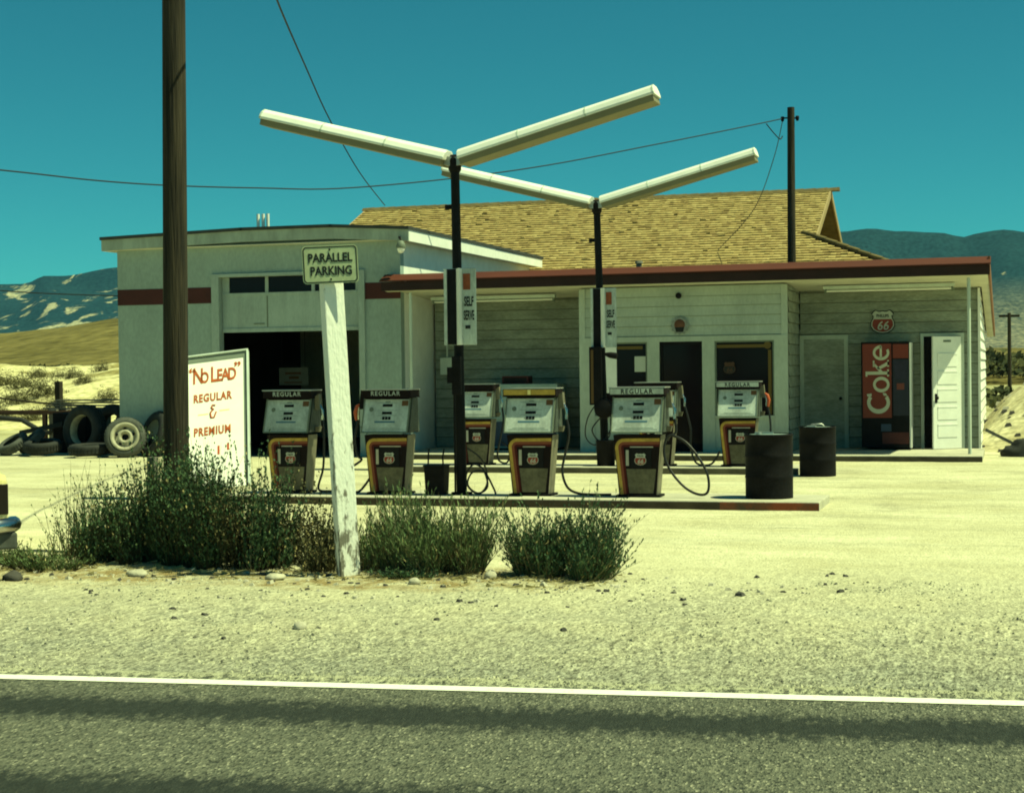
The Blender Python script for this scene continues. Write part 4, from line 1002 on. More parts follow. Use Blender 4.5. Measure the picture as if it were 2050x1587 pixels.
def bar(b, *uv): b.prism([P3(*p) for p in uv], (0,-.003,0))
b = MB()
ell(b, .215, .20, .215, .215, .062, R(52), R(308), 26, .085)           # C
bar(b, (.335,.33),(.39,.33),(.375,.42),(.33,.405)); bar(b, (.345,.035),(.39,.06),(.40,.12),(.345,.10))
ell(b, .56, .145, .15, .155, .048, n=28, tu=.062)                        # o
bar(b, (.75,.0),(.81,.0),(.81,.44),(.75,.44)); bar(b, (.715,.0),(.85,.0),(.85,.032),(.715,.032)); bar(b, (.715,.405),(.75,.405),(.75,.44),(.715,.44))   # k
bar(b, (.81,.115),(.81,.185),(.93,.285),(.985,.285)); bar(b, (.845,.19),(.885,.225),(1.01,.0),(.935,.0))
bar(b, (.90,.27),(1.02,.27),(1.02,.30),(.90,.30)); bar(b, (.90,.0),(1.03,.0),(1.03,.03),(.90,.03))
ell(b, 1.17, .145, .145, .155, .046, R(0), R(300), 26, .056)            # e
bar(b, (1.07,.13),(1.30,.13),(1.30,.172),(1.07,.172))
b.build('coke_lettering', M_cokew, t)

# ------------------------------------------------------------------ roadside signs
t = thing('parking_sign', (-5.44,12.93,0), 'small PARALLEL PARKING sign on a leaning peeling white wooden post', 'sign')
Mp = Matrix.Rotation(R(-1.75),4,'Y') @ Matrix.Rotation(R(2.5),4,'X')
Mr = Mp @ Matrix.Rotation(R(48),4,'Z')
MB().box(-.092,.092,-.05,.05,-.15,2.52).build('post', M_post, t, .008, M=Mr)
Ms = Mp @ Matrix.Rotation(R(24),4,'Z')
def rrect(w, h, r, y, n=5):
    pts = []
    for cx, cz, a0 in ((w-r,h-r,0),(-w+r,h-r,90),(-w+r,-h+r,180),(w-r,-h+r,270)):
        for k in range(n+1):
            a = R(a0+90*k/n); pts.append((cx+r*cos(a), y, cz+r*sin(a)))
    return pts
SC = 2.655
Mt = Ms @ Matrix.Translation((0,-.105,SC)) @ Matrix.Rotation(R(.4),4,'Y')
pl = MB().prism(rrect(.234,.160,.035,0),(0,.004,0)).build('sign_plate', M_signy, t, M=Mt)
outer = rrect(.226,.152,.030,-.001); inner = rrect(.217,.143,.024,-.001)
b = MB()
for i in range(len(outer)):
    j = (i+1) % len(outer); b.prism([outer[i],outer[j],inner[j],inner[i]],(0,-.001,0))
b.build('border', M_letter, pl, M=Mt)
MTX = Mt @ Matrix.Translation((0,-.002,0)) @ FRONT
text('lettering', 'PARALLEL', .104, M_letter, pl, MTX @ Matrix.Translation((0,.022,0)), sx=.80, bold=.0028, spacing=1.02)
text('lettering', 'PARKING', .104, M_letter, pl, MTX @ Matrix.Translation((.005,-.088,0)), sx=.80, bold=.0028, spacing=1.02)
MB().lathe([(0,-.006),(.008,-.005),(.009,-.001)],(0,0,.125),8,axis='Y').lathe([(0,-.006),(.008,-.005),(.009,-.001)],(0,0,-.125),8,axis='Y').build('bolt', M_blackm, pl, M=Mt)
# NO LEAD board: a plywood board leaning back, slightly crooked
t = thing('no_lead_sign', (-9.0,17.3,0), 'white hand painted NO LEAD board with grey frame leaning beside the telephone pole', 'sign')
camR = Matrix.Rotation(R(17),4,'Z')       # board axes measured against the view direction, then kept as a fixed tilt
s_px = 17.9/3260
E1 = Vector((122,26,14.0)).normalized()       # along the top edge: right, slightly nearer
U = Vector((8,160,225)); U = (U - E1*U.dot(E1)).normalized()
E1 = (camR @ Vector((122,4,14))).normalized(); U = camR @ Vector((-32,200,225)); U = (U - E1*U.dot(E1)).normalized()
N = E1.cross(U).normalized()
if N.y > 0: N = -N
TL = Vector((-9.53,17.75,1.915))
BW, BH = .715, 2.05
Mb = Matrix(((E1.x,-N.x,U.x,0),(E1.y,-N.y,U.y,0),(E1.z,-N.z,U.z,0),(0,0,0,1)))
Mb = Matrix.Translation(TL - Vector((-9.0,17.3,0))) @ Mb
bd = MB().box(0,BW,0,.03,-BH,0).build('board', M_signw, t, M=Mb)
MB().box(-.02,.0,-.035,.035,-BH,.02).box(BW,BW+.02,-.035,.035,-BH,.02).box(0,BW,-.035,.035,0,.02).build('frame', M_trim, t, M=Mb)
MB().box(.0,BW,-.006,-.001,-.085,-.002).box(BW-.04,BW-.001,-.006,-.001,-BH+.1,-.085).build('shadow_band', M_frame, bd, M=Mb)
def bt(x, z): return Mb @ Matrix.Translation((x,-.004,z)) @ FRONT
for w, x, z, sz, sx in (('\u201c',.055,-.34,.24,.8),('N',.125,-.42,.34,.50),('O',.205,-.42,.24,.52),('L',.315,-.42,.34,.50),('E',.385,-.42,.27,.52),('A',.455,-.42,.27,.52),('D',.535,-.42,.27,.52),('\u201d',.60,-.32,.24,.8)):
    text('lettering', w, sz, M_signr, bd, bt(x,z), sx=sx, bold=.008)
text('lettering', 'REGULAR', .17, M_signr, bd, bt(.30,-.72), sx=.56, spacing=1.15, bold=.006)
text('lettering', 'PREMIUM', .17, M_signr, bd, bt(.30,-1.24), sx=.56, spacing=1.15, bold=.006)
b = MB()
amp = [(.335,-.80),(.30,-.79),(.285,-.83),(.315,-.86),(.30,-.865),(.275,-.91),(.285,-.985),(.32,-.985),(.335,-.93),(.345,-.90)]
for p, q in zip(amp, amp[1:]): b.tube([(p[0],-.003,p[1]),(q[0],-.003,q[1])], .010, 5)
b.build('ampersand', M_signr, bd, M=Mb)
MB().box(.13,.25,-.003,-.001,-.925,-.912).box(.38,.50,-.003,-.001,-.895,-.882).build('flourish', M_signyl, bd, M=Mb)
MB().box(.36,.385,-.003,-.001,-1.55,-1.42).box(.47,.495,-.003,-.001,-1.50,-1.40).build('orange_mark', M_orange, bd, M=Mb)

# ------------------------------------------------------------------ utility poles and wires
t = thing('utility_pole', (-7.70,14.05,0), 'thick dark weathered telephone pole close by rising out of frame at the left', 'utility pole')
MB().cyl((0,0,-.3),(.10,0,8.6),.125,.100,24).build('pole', M_wood, t)
MB().box(-.9,1.0,-.14,-.05,8.0,8.12).build('crossarm', M_wood, t)
t = thing('marker_post', (-8.03,14.2,0), 'short dark stub post with yellow reflector beside the thick telephone pole', 'post')
MB().box(-.04,.04,-.04,.04,0,.93).build('post', M_greyw, t, .006)
MB().box(.01,.038,-.046,-.0405,.58,.64).build('reflector', M_yel, t); MB().box(.012,.03,-.046,-.0405,.72,.84).build('reflector', M_yel, t)
t = thing('utility_pole', (-4.95,39,0), 'slim dark utility pole rising behind the station roof', 'utility pole')
MB().cyl((0,0,0),(.03,0,7.86),.115,.085,16).build('pole', M_wood, t)
MB().cyl((-.16,0,7.62),(.17,0,7.60),.018,n=6).build('pin', M_blackm, t)
for x in (-.17,.18): MB().lathe([(0,.06),(.04,.05),(.045,0),(.03,-.06),(0,-.07)],(x,0,7.60),10).build('insulator', M_blackm, t)
t = thing('utility_pole', (0,120,0), 'distant dark pole with a crossarm at the right edge', 'utility pole')
MB().cyl((0,0,0),(0,0,5.25),.14,.12,10).build('pole', M_wood, t); MB().box(-.7,.7,-.06,.06,4.95,5.12).build('crossarm', M_wood, t)
def wire(name, pts, r, label, k=6, m=None):
    b = MB(); P0 = Vector(pts[0])
    b.tube(smooth([Vector(p)-P0 for p in pts], k), r, 6)
    o = b.build(name, m or M_deskwire); o.location = P0; return tag(o, label, 'wire')
wire('power_line', [(-17.6,12,4.75),(-15.9,18,4.83),(-15.02,22,4.94),(-14.6,24.06,4.98),(-14.09,25.68,5.04),(-13.3,27.63,5.16),(-12.43,29.36,5.29),(-10.99,31.75,5.67),(-9.46,33.91,6.13),(-7.72,36.08,6.73),(-5.8,38.24,7.37),(-5.10,39,7.61)], .0125, 'long sagging black wire crossing behind the lamp arms to the slim pole')
wire('power_line', [(-6.0,11.5,5.7),(-7.54,16,6.05),(-8.4,18,6.22),(-10.73,24,6.64),(-12.89,30,6.74),(-15.13,37,6.58),(-17.3,44.2,6.53)], .013, 'thin black wire dropping steeply to the ridge of the shingled roof')
wire('power_line', [(-26.5,31.5,3.9),(-22.5,32,3.70),(-20.6,32,3.56),(-18.25,32,3.44)], .012, 'thin wire running to the left wall of the garage')
wire('service_drop', [(-5.12,39,7.55),(-5.4,39.4,6.7),(-6.0,40.2,5.6),(-7.1,41.4,4.72)], .010, 'thin pale wire dangling from the slim pole to the shingles', m=M_greyw)
wire('wire_tail', [(-5.45,38.6,7.45),(-5.30,38.7,7.25),(-5.16,38.8,7.10),(-5.12,38.95,7.18)], .014, 'short loose wire end curling near the top of the slim pole')

# ------------------------------------------------------------------ tyres and scrap
def tyre_mb(r, w, inner, white=False):
    b = MB(); hw = w/2
    prof = [(inner,-hw*.75),(inner+.02,-hw*.95),((inner+r)/2,-hw*1.05),(r*.95,-hw*.9),(r,-hw*.55),(r,hw*.55),(r*.95,hw*.9),((inner+r)/2,hw*1.05),(inner+.02,hw*.95),(inner,hw*.75),(inner+.03,hw*.6),((inner+r)/2+.04,hw*.7),(r*.93,0),((inner+r)/2+.04,-hw*.7),(inner+.03,-hw*.6),(inner,-hw*.75)]
    b.lathe(prof,(0,0,0),36,axis='Y')
    for k in range(36):                       # tread blocks
        a = 2*pi*k/36
        for sd in (-1,1):
            c0 = (r*cos(a), sd*hw*.28, r*sin(a))
            ux, uz = -sin(a), cos(a)
            e = .028*r/.5; hh_ = .012
            p = []
            for rr in (r-.006, r+hh_):
                for du, dy in ((-e,-hw*.22),(e,-hw*.22),(e,hw*.22),(-e,hw*.22)):
                    p.append((rr*cos(a)+ux*du, sd*hw*.28+dy, rr*sin(a)+uz*du))
            b.hexa(p)
    return b
def tyre(x, y, z, r, w, inner, rz, tilt, label, m=None, rim=False, roll=0):
    t = thing('tire', (x,y,z), label, 'tire', 0, 'old tires piled beside the garage')
    Mx = Matrix.Rotation(R(rz),4,'Z') @ Matrix.Rotation(R(tilt),4,'X') @ Matrix.Rotation(R(roll),4,'Y')
    tyre_mb(r, w, inner).build('tread', m or M_tyre, t, M=Mx)
    if rim == 'white':
        MB().lathe([(inner+.005,-w*.36),(inner-.01,-w*.30),(inner-.015,w*.1),(inner,w*.3)],(0,0,0),36,axis='Y').build('rim_band', M_rim, t, M=Mx)
    if rim == 'wheel':
        rm = MB().lathe([(inner+.05,-w*.56),(inner+.045,-w*.60),(inner*.92,-w*.50),(inner*.88,-w*.2),(inner*.80,-w*.15),(inner*.55,-w*.42),(inner*.42,-w*.46),(inner*.40,-w*.40),(inner*.30,-w*.30),(inner*.28,0)],(0,0,0),36,axis='Y').build('rim', M_rim, t, M=Mx)
        b = MB()
        for k in range(5):
            a = R(20+72*k); b.cyl((inner*.68*cos(a),-w*.36,inner*.68*sin(a)),(inner*.68*cos(a),-w*.22,inner*.68*sin(a)),inner*.13,n=10)
        b.build('hand_hole', M_black, rm, M=Mx)
        MB().lathe([(0,-.0),(inner*.29,-.001)],(0,-w*.05,0),20,axis='Y').build('hub_hole', M_black, rm, M=Mx)
    return t
tyre(-19.22,31.1,.53,.55,.31,.33,-14,-6,'large tire standing upright facing the road with a pale inner band', rim='white')
tyre(-18.86,31.65,.53,.54,.22,.33,-14,-5,'large tire standing second in the row behind the pale banded one')
tyre(-18.52,32.0,.54,.55,.24,.33,-14,-4,'large tire standing last in the upright row against the desert')
tyre(-17.70,30.2,.41,.42,.24,.25,24,-14,'wheel with cream rim leaning in front of the tire row', m=M_tyreg, rim='wheel')
tyre(-17.25,30.65,.45,.50,.26,.30,-35,-20,'black tire leaning against the garage wall behind the rimmed wheel')
tyre(-20.75,30.7,.24,.34,.22,.20,-30,-58,'grey dusty tire slumped at the left edge of the pile', m=M_tyreg)
tyre(-20.42,30.9,.30,.33,.20,.20,-50,-48,'dusty tire leaning second from the left edge', m=M_tyreg)
tyre(-19.95,30.6,.20,.40,.24,.24,10,-82,'black tire lying nearly flat between the dusty tires and the upright ones')
tyre(-18.55,30.2,.16,.44,.22,.27,0,-88,'black tire lying flat under the rimmed wheel')
t = thing('scrap_pile', (-20.3,32.2,0), 'dark sheet metal scrap box behind the tires', 'scrap metal')
MB().box(-.3,.55,-.2,.3,.25,.88).build('bin', M_blackm, t, .02); MB().hexa([(-.9,-.6,.42),(.2,-.6,.60),(.2,-.3,.60),(-.9,-.3,.42),(-.9,-.6,.50),(.2,-.6,.70),(.2,-.3,.70),(-.9,-.3,.50)]).build('sheet', M_tyre, t)
MB().box(-.25,.65,-.35,.3,.0,.25).build('base', M_black, t)
t = thing('trailer_frame', (-22.2,33.0,0), 'rusty red trailer frame lying beyond the tires at the left edge', 'trailer frame')
MB().box(-1.8,1.7,-.05,.05,.82,.90).box(-1.8,1.2,.9,1.0,.82,.90).box(1.1,1.2,.05,.9,.82,.90).build('rail', M_rust, t)
MB().tube([(-1.0,-.1,.80),(.2,-.1,.70),(.75,-.1,.42),(.95,-.1,.40),(1.05,-.1,.55)], .06, 8).build('axle', M_tyre, t)
MB().box(.7,.8,-.03,.05,0,.82).box(-1.7,-1.6,-.03,.05,0,.82).build('leg', M_rust, t)
for k in range(4):
    o = MB().box(-.85,.85,-.12,.12,0,.035).build('plank', M_greyw); o.location = (-21.0+.1*k, 33.6+.05*k, .93+.062*k); o.rotation_euler = (0,0,R(-4+3*k))
    tag(o, ['lowest grey plank of the stack beyond the tires','second grey plank from the bottom of the stack beyond the tires','second grey plank from the top of the stack beyond the tires','topmost grey plank of the stack beyond the tires'][k], 'plank', 'planks stacked beyond the tires')
for k in range(2):
    o = MB().box(-.1,.1,-.3,.3,0,.93).build('plank_support', M_greyw); o.location = (-21.5+1.1*k,33.7,0)
    tag(o, ['left block holding up the plank stack','right block holding up the plank stack'][k], 'block', 'blocks under the plank stack')
t = thing('fence', (-22.0,34.2,0), 'dark fence post with a sagging rail beyond the tire pile', 'fence')
MB().box(.10,.24,-.07,.07,0,1.58).build('post', M_wood, t); MB().box(-4.9,-4.76,-.07,.07,0,1.5).build('post', M_wood, t)
MB().tube(smooth([(-4.8,0,1.36),(-2.4,0,1.30),(-1.0,0,1.13),(.17,0,1.03),(.9,0,1.0)],5), .025, 6).build('rail', M_wood, t)
# lump at far right
t = thing('scrap_tyre_heap', (.28,31.9,0), 'black rubber lump lying at the right edge by the mound', 'rubber scrap')
b = MB(); n1, n2 = 18, 10
for j in range(n2+1):
    for i in range(n1):
        a = 2*pi*i/n1; ph = pi/2*j/n2; q = 1+.25*fbm(cos(a)*1.5, sin(a)*1.5, ph*2)
        b.v.append((.42*cos(a)*cos(ph)*q, .25*sin(a)*cos(ph)*q, .30*sin(ph)*q))
b.f = [(j*n1+i, j*n1+(i+1) % n1, (j+1)*n1+(i+1) % n1, (j+1)*n1+i) for j in range(n2) for i in range(n1)]; b.m = [0]*len(b.f); b.sm = [True]*len(b.f)
b.build('lump', M_tyre, t)
o = MB().box(-.5,.5,-.05,.05,0,.06).build('plank', M_greyw); o.location = (-.02,32.35,.22); o.rotation_euler = (0,R(28),R(5)); tag(o, 'grey plank propped against the right end of the station', 'plank')

# ------------------------------------------------------------------ car corner at the left edge
car = thing('parked_car', (-9.56,10.86,0), 'cream sedan at the left edge with only its chrome bumper end in view', 'car', R(-50))
L = 5.0; Wd = 1.8
side = [(0,.42),(0,.86),(-.12,.90),(-1.05,.93),(-1.55,1.36),(-2.9,1.38),(-3.45,.95),(-4.75,.86),(-4.9,.74),(-4.9,.34),(-4.2,.28),(-.9,.28)]
b = MB().prism([(x,0,z) for x, z in side], (0,Wd,0)); b.build('body', M_carp, car, .05)
b = MB().prism([(-1.15,-.004,.95),(-1.60,-.004,1.30),(-2.85,-.004,1.32),(-3.30,-.004,.97)], (0,.006,0)).prism([(-1.15,Wd+.004,.95),(-1.60,Wd+.004,1.30),(-2.85,Wd+.004,1.32),(-3.30,Wd+.004,.97)], (0,-.006,0)); b.build('side_window', M_glass, car)
b = MB()
b.tube([(-.55,-.04,.47),(-.10,-.05,.47),(.08,.02,.47),(.13,.16,.47),(.14,.9,.47),(.13,Wd-.16,.47),(.08,Wd-.02,.47),(-.10,Wd+.05,.47)], .07, 10); b.build('rear_bumper', M_chrome, car)
b = MB().box(-.45,.10,-.03,Wd+.06,.27,.41); b.build('valance', M_tyreg, car, .02)
for y0 in (-.008, Wd-.40): MB().box(-.20,.012,y0,y0+.40,.56,.82).build('tail_lamp', M_cart, car, .01)
MB().box(-4.98,-4.88,-.02,Wd+.02,.36,.52).build('front_bumper', M_chrome, car, .02)
for xw in (-1.05,-3.95):
    for yw in (.10, Wd-.10):
        w = tyre_mb(.33,.19,.19).build('wheel', M_tyre, car); w.location = (xw, yw, .33)
        MB().lathe([(0,-.10),(.10,-.09),(.19,-.06),(.2,0),(0,.08)],(0,0,0),20,axis='Y').build('hubcap', M_chrome, w)

# ------------------------------------------------------------------ vegetation
def bush(name, x, y, rx, ry_, h, n_st, label, cat, mats, seed, leaf=10, lw=.0045, ll=.05, spread=.75, straw=.05, twig_m=None, upright=1.0, group=None, top=.35, ragged=.35):
    rnd = random.Random(seed)
    t = thing(name, (x,y,gh(x,y)), label, cat, 0, group)
    S_ = MB(); F = MB()
    ncl = 7; cl = []
    for c in range(ncl):
        a = rnd.uniform(0,2*pi); q = rnd.random()**.6
        cl.append((rx*.62*q*cos(a), ry_*.62*q*sin(a), rnd.uniform(.50,1.0) if c else 1.0, rnd.gauss(0,.10), rnd.gauss(0,.10), rnd.uniform(.28,.5)))
    for i in range(n_st):
        cx_, cy_, ch_, lx_, ly_, cr_ = cl[min(int(rnd.random()**1.2*ncl), ncl-1)]
        a = rnd.uniform(0,2*pi); q = math.sqrt(rnd.random())
        bx_, by_ = cx_ + rx*cr_*.6*q*cos(a), cy_ + ry_*cr_*.6*q*sin(a)
        hh_ = h*ch_*(1-.35*q*q)*rnd.uniform(1-ragged,1.0)
        if rnd.random() < .3: hh_ *= rnd.uniform(.35,.8)
        tx, ty = bx_ + rx*spread*.75*(q**.8)*cos(a)*hh_/h + (lx_ + bx_*.35)*hh_/h + rnd.gauss(0,.07), by_ + ry_*spread*.75*(q**.8)*sin(a)*hh_/h + (ly_ + by_*.35)*hh_/h + rnd.gauss(0,.07)
        p0 = Vector((bx_,by_,-.01)); p2 = Vector((tx,ty,hh_)); p1 = (p0+p2)/2 + Vector((rnd.gauss(0,.03)-(tx-bx_)*.12, rnd.gauss(0,.03)-(ty-by_)*.12, hh_*.06))
        pts = [p0*(1-u)**2 + p1*2*u*(1-u) + p2*u*u for u in (0,.33,.66,1.0)]
        d = (p2-p0).normalized(); sd = d.cross(Vector((rnd.uniform(-1,1),-1,rnd.uniform(-.3,.3)))).normalized()
        w = rnd.uniform(.003,.005)
        vs_ = []
        for k, p in enumerate(pts): ww = w*(1-k/3.6); vs_ += [p - sd*ww, p + sd*ww]
        S_.add(vs_, [(0,1,3,2),(2,3,5,4),(4,5,7,6)], 0)
        for k in range(leaf):
            u = rnd.uniform(.03,1.0)**.85
            p = p0*(1-u)**2 + p1*2*u*(1-u) + p2*u*u
            ax = Vector((rnd.gauss(0,.6),rnd.gauss(0,.6),rnd.uniform(.2,1.1)*upright)) + d*.9
            ax.normalize(); L_ = ll*rnd.uniform(.5,1.35)*(1.15-.5*u)
            s2 = ax.cross(Vector((rnd.uniform(-1,1),rnd.uniform(-1,1),rnd.uniform(-1,1)))).normalized()*lw*rnd.uniform(.7,1.4)
            F.add([p - s2*.5, p + ax*L_*.5 - s2, p + ax*L_, p + ax*L_*.5 + s2], [(0,1,2,3)], 1 if rnd.random() < straw else 0)
    S_.build('stems', twig_m or (M_twigd if name != 'rabbitbrush' else M_twig), t); F.build('foliage', [mats, M_straw], t)
    return t
G = 'roadside brush along the gravel'
bush('rabbitbrush', -3.62,13.12,.52,.50,.82,1250,'dense rounded dark green bush farthest right by the road','bush',M_leaf,1,leaf=16,ll=.055,lw=.006,group=G,ragged=.5)
bush('rabbitbrush', -4.74,13.30,.50,.5,.80,950,'grassy green bush left of the rounded right one','bush',M_leafy,2,leaf=12,ll=.08,lw=.005,group=G,upright=2,ragged=.5)
bush('rabbitbrush', -5.18,13.35,.50,.45,.82,700,'grassy green bush just right of the leaning sign post','bush',M_leafy,3,leaf=12,ll=.08,lw=.005,group=G,upright=2,ragged=.5)
bush('sagebrush', -5.95,13.45,.52,.5,.86,400,'thin brown twiggy bush left of the leaning sign post','bush',M_leafb,4,straw=.12,leaf=13,ll=.035,lw=.010,group=G,ragged=.6)
bush('sagebrush', -6.48,13.40,.50,.5,1.0,480,'brownish bush in front of the NO LEAD board edge','bush',M_leafb,5,straw=.12,leaf=13,ll=.035,lw=.010,group=G,ragged=.55)
bush('sagebrush', -6.95,13.35,.55,.5,1.30,1500,'tall dark bush in front of the NO LEAD board','bush',M_leaf,6,leaf=16,ll=.045,lw=.009,group=G,ragged=.5)
bush('sagebrush', -7.48,13.30,.55,.5,1.36,1250,'dark bush at the foot of the thick telephone pole','bush',M_leaf,7,leaf=16,ll=.045,lw=.009,group=G,ragged=.5)
bush('sagebrush', -8.02,13.30,.50,.45,.96,560,'leafy green bush left of the thick telephone pole','bush',M_leaf,8,leaf=13,ll=.045,lw=.008,group=G,ragged=.55)
bush('sagebrush', -8.45,13.55,.36,.4,1.18,150,'airy bush with thin upright sprigs left of the dark bushes','bush',M_leafy,9,leaf=9,ll=.04,lw=.006,group=G,ragged=.6)
bush('sagebrush', -6.42,13.25,.34,.3,1.42,150,'open woody bush rising beside the right edge of the NO LEAD board','bush',M_leaf,31,leaf=26,ll=.042,lw=.009,group=G,ragged=.55,spread=.9)
bush('weed_clump', -8.35,12.75,.45,.25,.30,300,'low grassy weeds in front of the airy left bush','weeds',M_leafy,10,leaf=7,ll=.05,group=G)
bush('weed_clump', -8.95,12.95,.5,.3,.26,260,'low grassy weeds by the car bumper at the left edge','weeds',M_leafy,11,leaf=7,ll=.05,group=G)
bush('weed_clump', -4.85,12.75,.30,.14,.10,160,'small creeping green weeds on the dirt right of the sign post','weeds',M_leaf,12,leaf=8,ll=.035,group=G)
bush('sagebrush', -6.83,13.6,.16,.2,1.42,26,'few thin tall sprigs rising in front of the middle of the NO LEAD board','bush',M_leaf,21,leaf=34,ll=.04,lw=.008,group=G,ragged=.25,spread=.5)
# dry straw litter
rnd = random.Random(8); b = MB()
for i in range(900):
    x = rnd.uniform(-9.2,-3.1); y = 12.9 + .25*rnd.gauss(0,1) + .04*x*0; a = rnd.uniform(0,pi); L_ = rnd.uniform(.04,.16); z = gh(x,y)+.006
    dx, dy = cos(a)*L_/2, sin(a)*L_/2*.6; w = .003
    b.add([(x-dx,y-dy,z),(x+dx,y+dy,z+rnd.uniform(0,.03)),(x+dx,y+dy+w,z+.004),(x-dx,y-dy+w,z+.004)], [(0,1,2,3)])
tag(b.build('dry_straw', M_straw), kind='stuff')
# desert shrubs on the dunes (one shape copied)
def shrub_mesh(seed, n=1900):
    rnd = random.Random(seed); F = MB()
    for i in range(n):
        a = rnd.uniform(0,2*pi); ph = math.asin(rnd.random()); q = (.35+.65*rnd.random()**.6)*(1+.28*sin(3*a+seed)+.15*sin(7*a+2*seed)+.2*sin(5*ph+a))
        c = Vector((.48*q*cos(ph)*cos(a), .48*q*cos(ph)*sin(a), .52*q*sin(ph)))
        u = Vector((rnd.gauss(0,1),rnd.gauss(0,1),rnd.gauss(.6,.6))).normalized()*rnd.uniform(.03,.075)
        w = u.cross(Vector((rnd.gauss(0,1),rnd.gauss(0,1),rnd.gauss(0,1)))).normalized()*rnd.uniform(.006,.016)
        F.add([c-w, c+u-w*.3, c+u+w*.3, c+w], [(0,1,2,3)])
    return F
proto = [shrub_mesh(k) for k in (1,2,3)]
meshes = [p.build('desert_shrub', M_leafd) for p in proto]
spots = [(-.683*60,60,2.0),(-.668*57,57,2.2),(-.655*62,62,1.5),(-.672*52,52,2.0),(-.650*53,53,2.3),(-.640*50,50,1.9),(-.628*58,58,1.5),(-.618*55,55,1.3),(-.604*60,60,1.3),(-.688*48,48,1.9),(-.660*48,48,1.5),(-.600*52,52,1.5),(-.640*64,64,1.6),(-.615*65,65,1.3)]
names = ['low rounded','wide ragged','small dark']
for i, (x, y, s_) in enumerate(spots):
    src = meshes[i % 3]
    o = src if i < 3 else src.copy()
    if i >= 3: COL.objects.link(o)
    s_ *= .66; o.location = (x,y,dh(x,y)-.03); o.scale = (s_,s_,s_*.85); o.rotation_euler = (0,0,i*1.3)
    tag(o, 'olive desert shrub on the pale slope beyond the tires', 'shrub', 'desert shrubs on the pale slope')
# far brush belts
def belt(name, x0, x1, y0, y1, n, smin, smax, seed, hfun):
    rnd = random.Random(seed); b = MB()
    for i in range(n):
        x = rnd.uniform(x0,x1); y = rnd.uniform(y0,y1); s_ = rnd.uniform(smin,smax); z0 = hfun(x,y)
        for k in range(60):
            a = rnd.uniform(0,2*pi); rr = math.sqrt(rnd.random()); zz = rnd.random(); c = Vector((x+s_*.6*cos(a)*rr*(1-.5*zz*zz), y+s_*.6*sin(a)*rr*(1-.5*zz*zz), z0+s_*.55*zz*(1-.4*rr)))
            u = Vector((rnd.gauss(0,1),rnd.gauss(0,1),rnd.gauss(0,.8))).normalized()*s_*.11; w = u.orthogonal().normalized()*s_*.07
            b.add([c-u-w*.4, c-w, c+u, c+w], [(0,1,2,3)])
    return tag(b.build(name, M_brush), kind='stuff')
belt('far_brush', -82,-46,86,118,620,1.1,1.7,1, lambda x,y: 1.55)
belt('far_brush', -6,14,62,74,90,.9,1.8,2, lambda x,y: 0)
belt('far_brush', -12,26,135,190,260,2,4.5,3, lambda x,y: .8)
# stones
def stone(x, y, s_, m, seed, label, z=None, flat=.6, name='stone', group=None):
    rnd = random.Random(seed); b = MB(); n1, n2 = 12, 7; off = rnd.uniform(0,50)
    for j in range(n2+1):
        ph = -pi/2 + pi*j/n2
        for i in range(n1):
            a = 2*pi*i/n1; d = Vector((cos(a)*cos(ph), sin(a)*cos(ph), sin(ph)))
            q = 1 + .28*mnoise.noise(d*1.3 + Vector((off,0,0))) + .08*mnoise.noise(d*4 + Vector((off,0,0)))
            b.v.append((s_*d.x*q, s_*.75*d.y*q, s_*flat*d.z*q))
    b.f = [(j*n1+i, j*n1+(i+1) % n1, (j+1)*n1+(i+1) % n1, (j+1)*n1+i) for j in range(n2) for i in range(n1)]
    b.m = [0]*len(b.f); b.sm = [True]*len(b.f)
    o = b.build(name, m); o.location = (x, y, (gh(x,y) if z is None else z)+s_*flat*.45); o.rotation_euler = (0,0,rnd.uniform(0,6))
    return tag(o, label, 'stone', group) if label else o
stone(-4.64,10.17,.062,M_stone,1,'single pale oval stone alone on the foreground gravel',flat=.55)
stone(-8.20,12.10,.11,M_stoned,2,'dark rounded rock at the left edge near the road',flat=.5)
stone(-7.30,12.62,.10,M_stone,3,'flat pale stone at the left end of the brush',flat=.4)
stone(-5.95,12.55,.09,M_stone,4,'flat pale stone left of the sign post foot',flat=.4)
stone(-4.66,12.46,.06,M_stone,5,'pale stone among the creeping weeds',flat=.6)
stone(-4.18,13.0,.07,M_stone,6,'pale stone between the two green bushes',flat=.7)
rnd = random.Random(77)
b = MB()
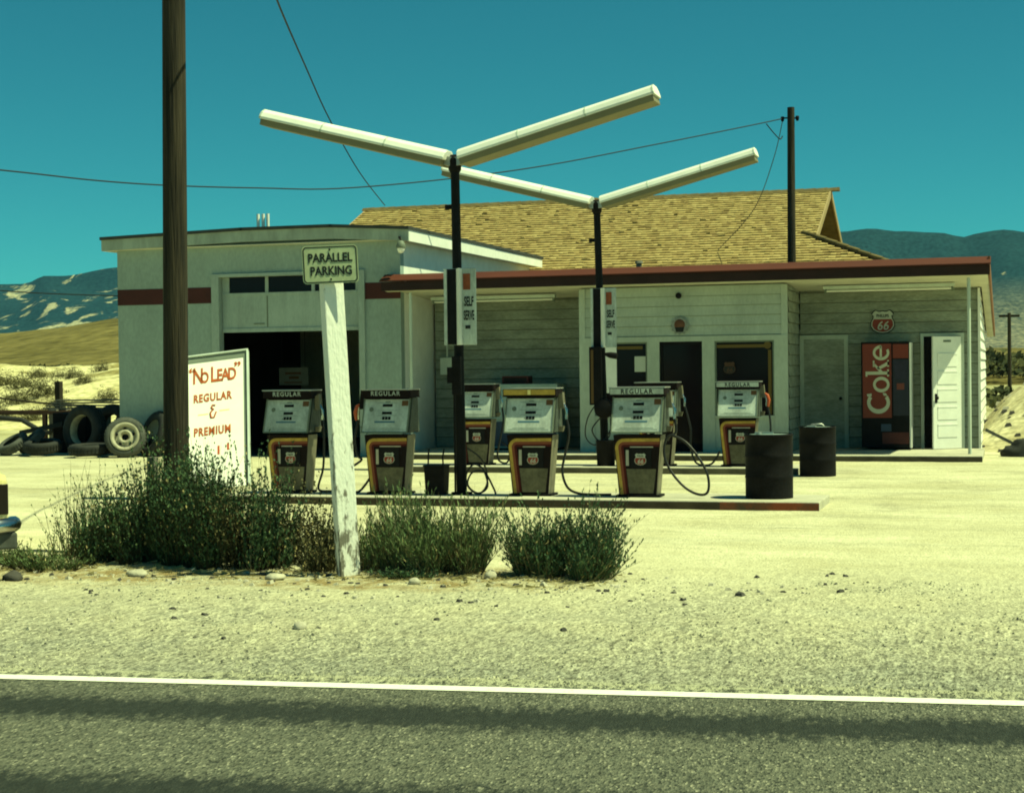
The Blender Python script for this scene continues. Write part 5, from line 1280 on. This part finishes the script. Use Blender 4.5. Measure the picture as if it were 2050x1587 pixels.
for i in range(520):
    x = rnd.uniform(-9.0,-1.0); d = abs(rnd.gauss(0,.8)); y = 12.75 + rnd.gauss(0,.28) if rnd.random() < .55 else rnd.uniform(9.6,14)
    if x > -3 and rnd.random() < .6: continue
    s_ = rnd.uniform(.008,.03)*(1.5 if abs(y-12.7) < .4 and rnd.random() < .25 else 1); a = rnd.uniform(0,6)
    z = gh(x,y); p = []
    for (dx,dy,dz) in ((-1,-.7,-.2),(1,-.8,-.2),(.9,.8,-.2),(-.8,.7,-.2),(-.6,-.4,.6),(.5,-.5,.7),(.6,.4,.5),(-.5,.5,.65)):
        dx *= rnd.uniform(.7,1.2); dy *= rnd.uniform(.7,1.2); dz *= rnd.uniform(.6,1.2)
        p.append((x+s_*(dx*cos(a)-dy*sin(a)), y+s_*(dx*sin(a)+dy*cos(a)), z+s_*dz))
    b.hexa(p, 0 if rnd.random() < .6 else 1)
tag(b.build('pebbles', [M_stone, M_stoned]), kind='stuff')
M_peb = island_mat('loose_gravel', [(.10,.10,.08),(.20,.20,.15),(.42,.40,.28),(.50,.47,.33),(.30,.29,.21)], .95)
b = MB(); rnd = random.Random(31)
for i in range(15000):
    u = rnd.random()**1.5
    d = 8.80 + 4.6*u; x = rnd.uniform(-6.6-.25*d+1.2,1.4); y = d + RD*x
    if fbm(x*.8, y*1.1, 11) + rnd.gauss(0,.25) < -.12: continue
    s_ = rnd.choice((.004,.005,.006,.007,.009,.012)); a = rnd.uniform(0,6.3); z = gh(x,y) if d > 9.0 else .012
    ca_, sa_ = cos(a)*s_, sin(a)*s_; h1, h2 = rnd.uniform(.5,1.2)*s_, rnd.uniform(.5,1.2)*s_
    p = [(x-ca_+sa_*.6, y-sa_-ca_*.6, z-.002), (x+ca_+sa_*.7, y+sa_-ca_*.7, z-.002), (x+ca_-sa_*.7, y+sa_+ca_*.7, z-.002), (x-ca_-sa_*.8, y-sa_+ca_*.8, z-.002),
         (x-ca_*.5, y-sa_*.5, z+h1), (x+ca_*.4, y+sa_*.4, z+h2)]
    b.add(p, [(0,1,5,4),(2,3,4,5),(1,2,5),(3,0,4)])
tag(b.build('loose_gravel', M_peb), kind='stuff')
b = MB(); rnd = random.Random(9)
for i in range(140):
    x = rnd.uniform(-.6,5); y = rnd.uniform(33,39); s_ = rnd.uniform(.03,.10); z = mo(x,y)
    p = []
    for (dx,dy,dz) in ((-1,-.7,-.2),(1,-.8,-.2),(.9,.8,-.2),(-.8,.7,-.2),(-.6,-.4,.6),(.5,-.5,.7),(.6,.4,.5),(-.5,.5,.65)):
        p.append((x+s_*dx*rnd.uniform(.7,1.2), y+s_*dy, z+s_*dz))
    b.hexa(p, 0 if rnd.random() < .35 else 1)
tag(b.build('mound_rocks', [M_stone, M_stoned]), kind='stuff')
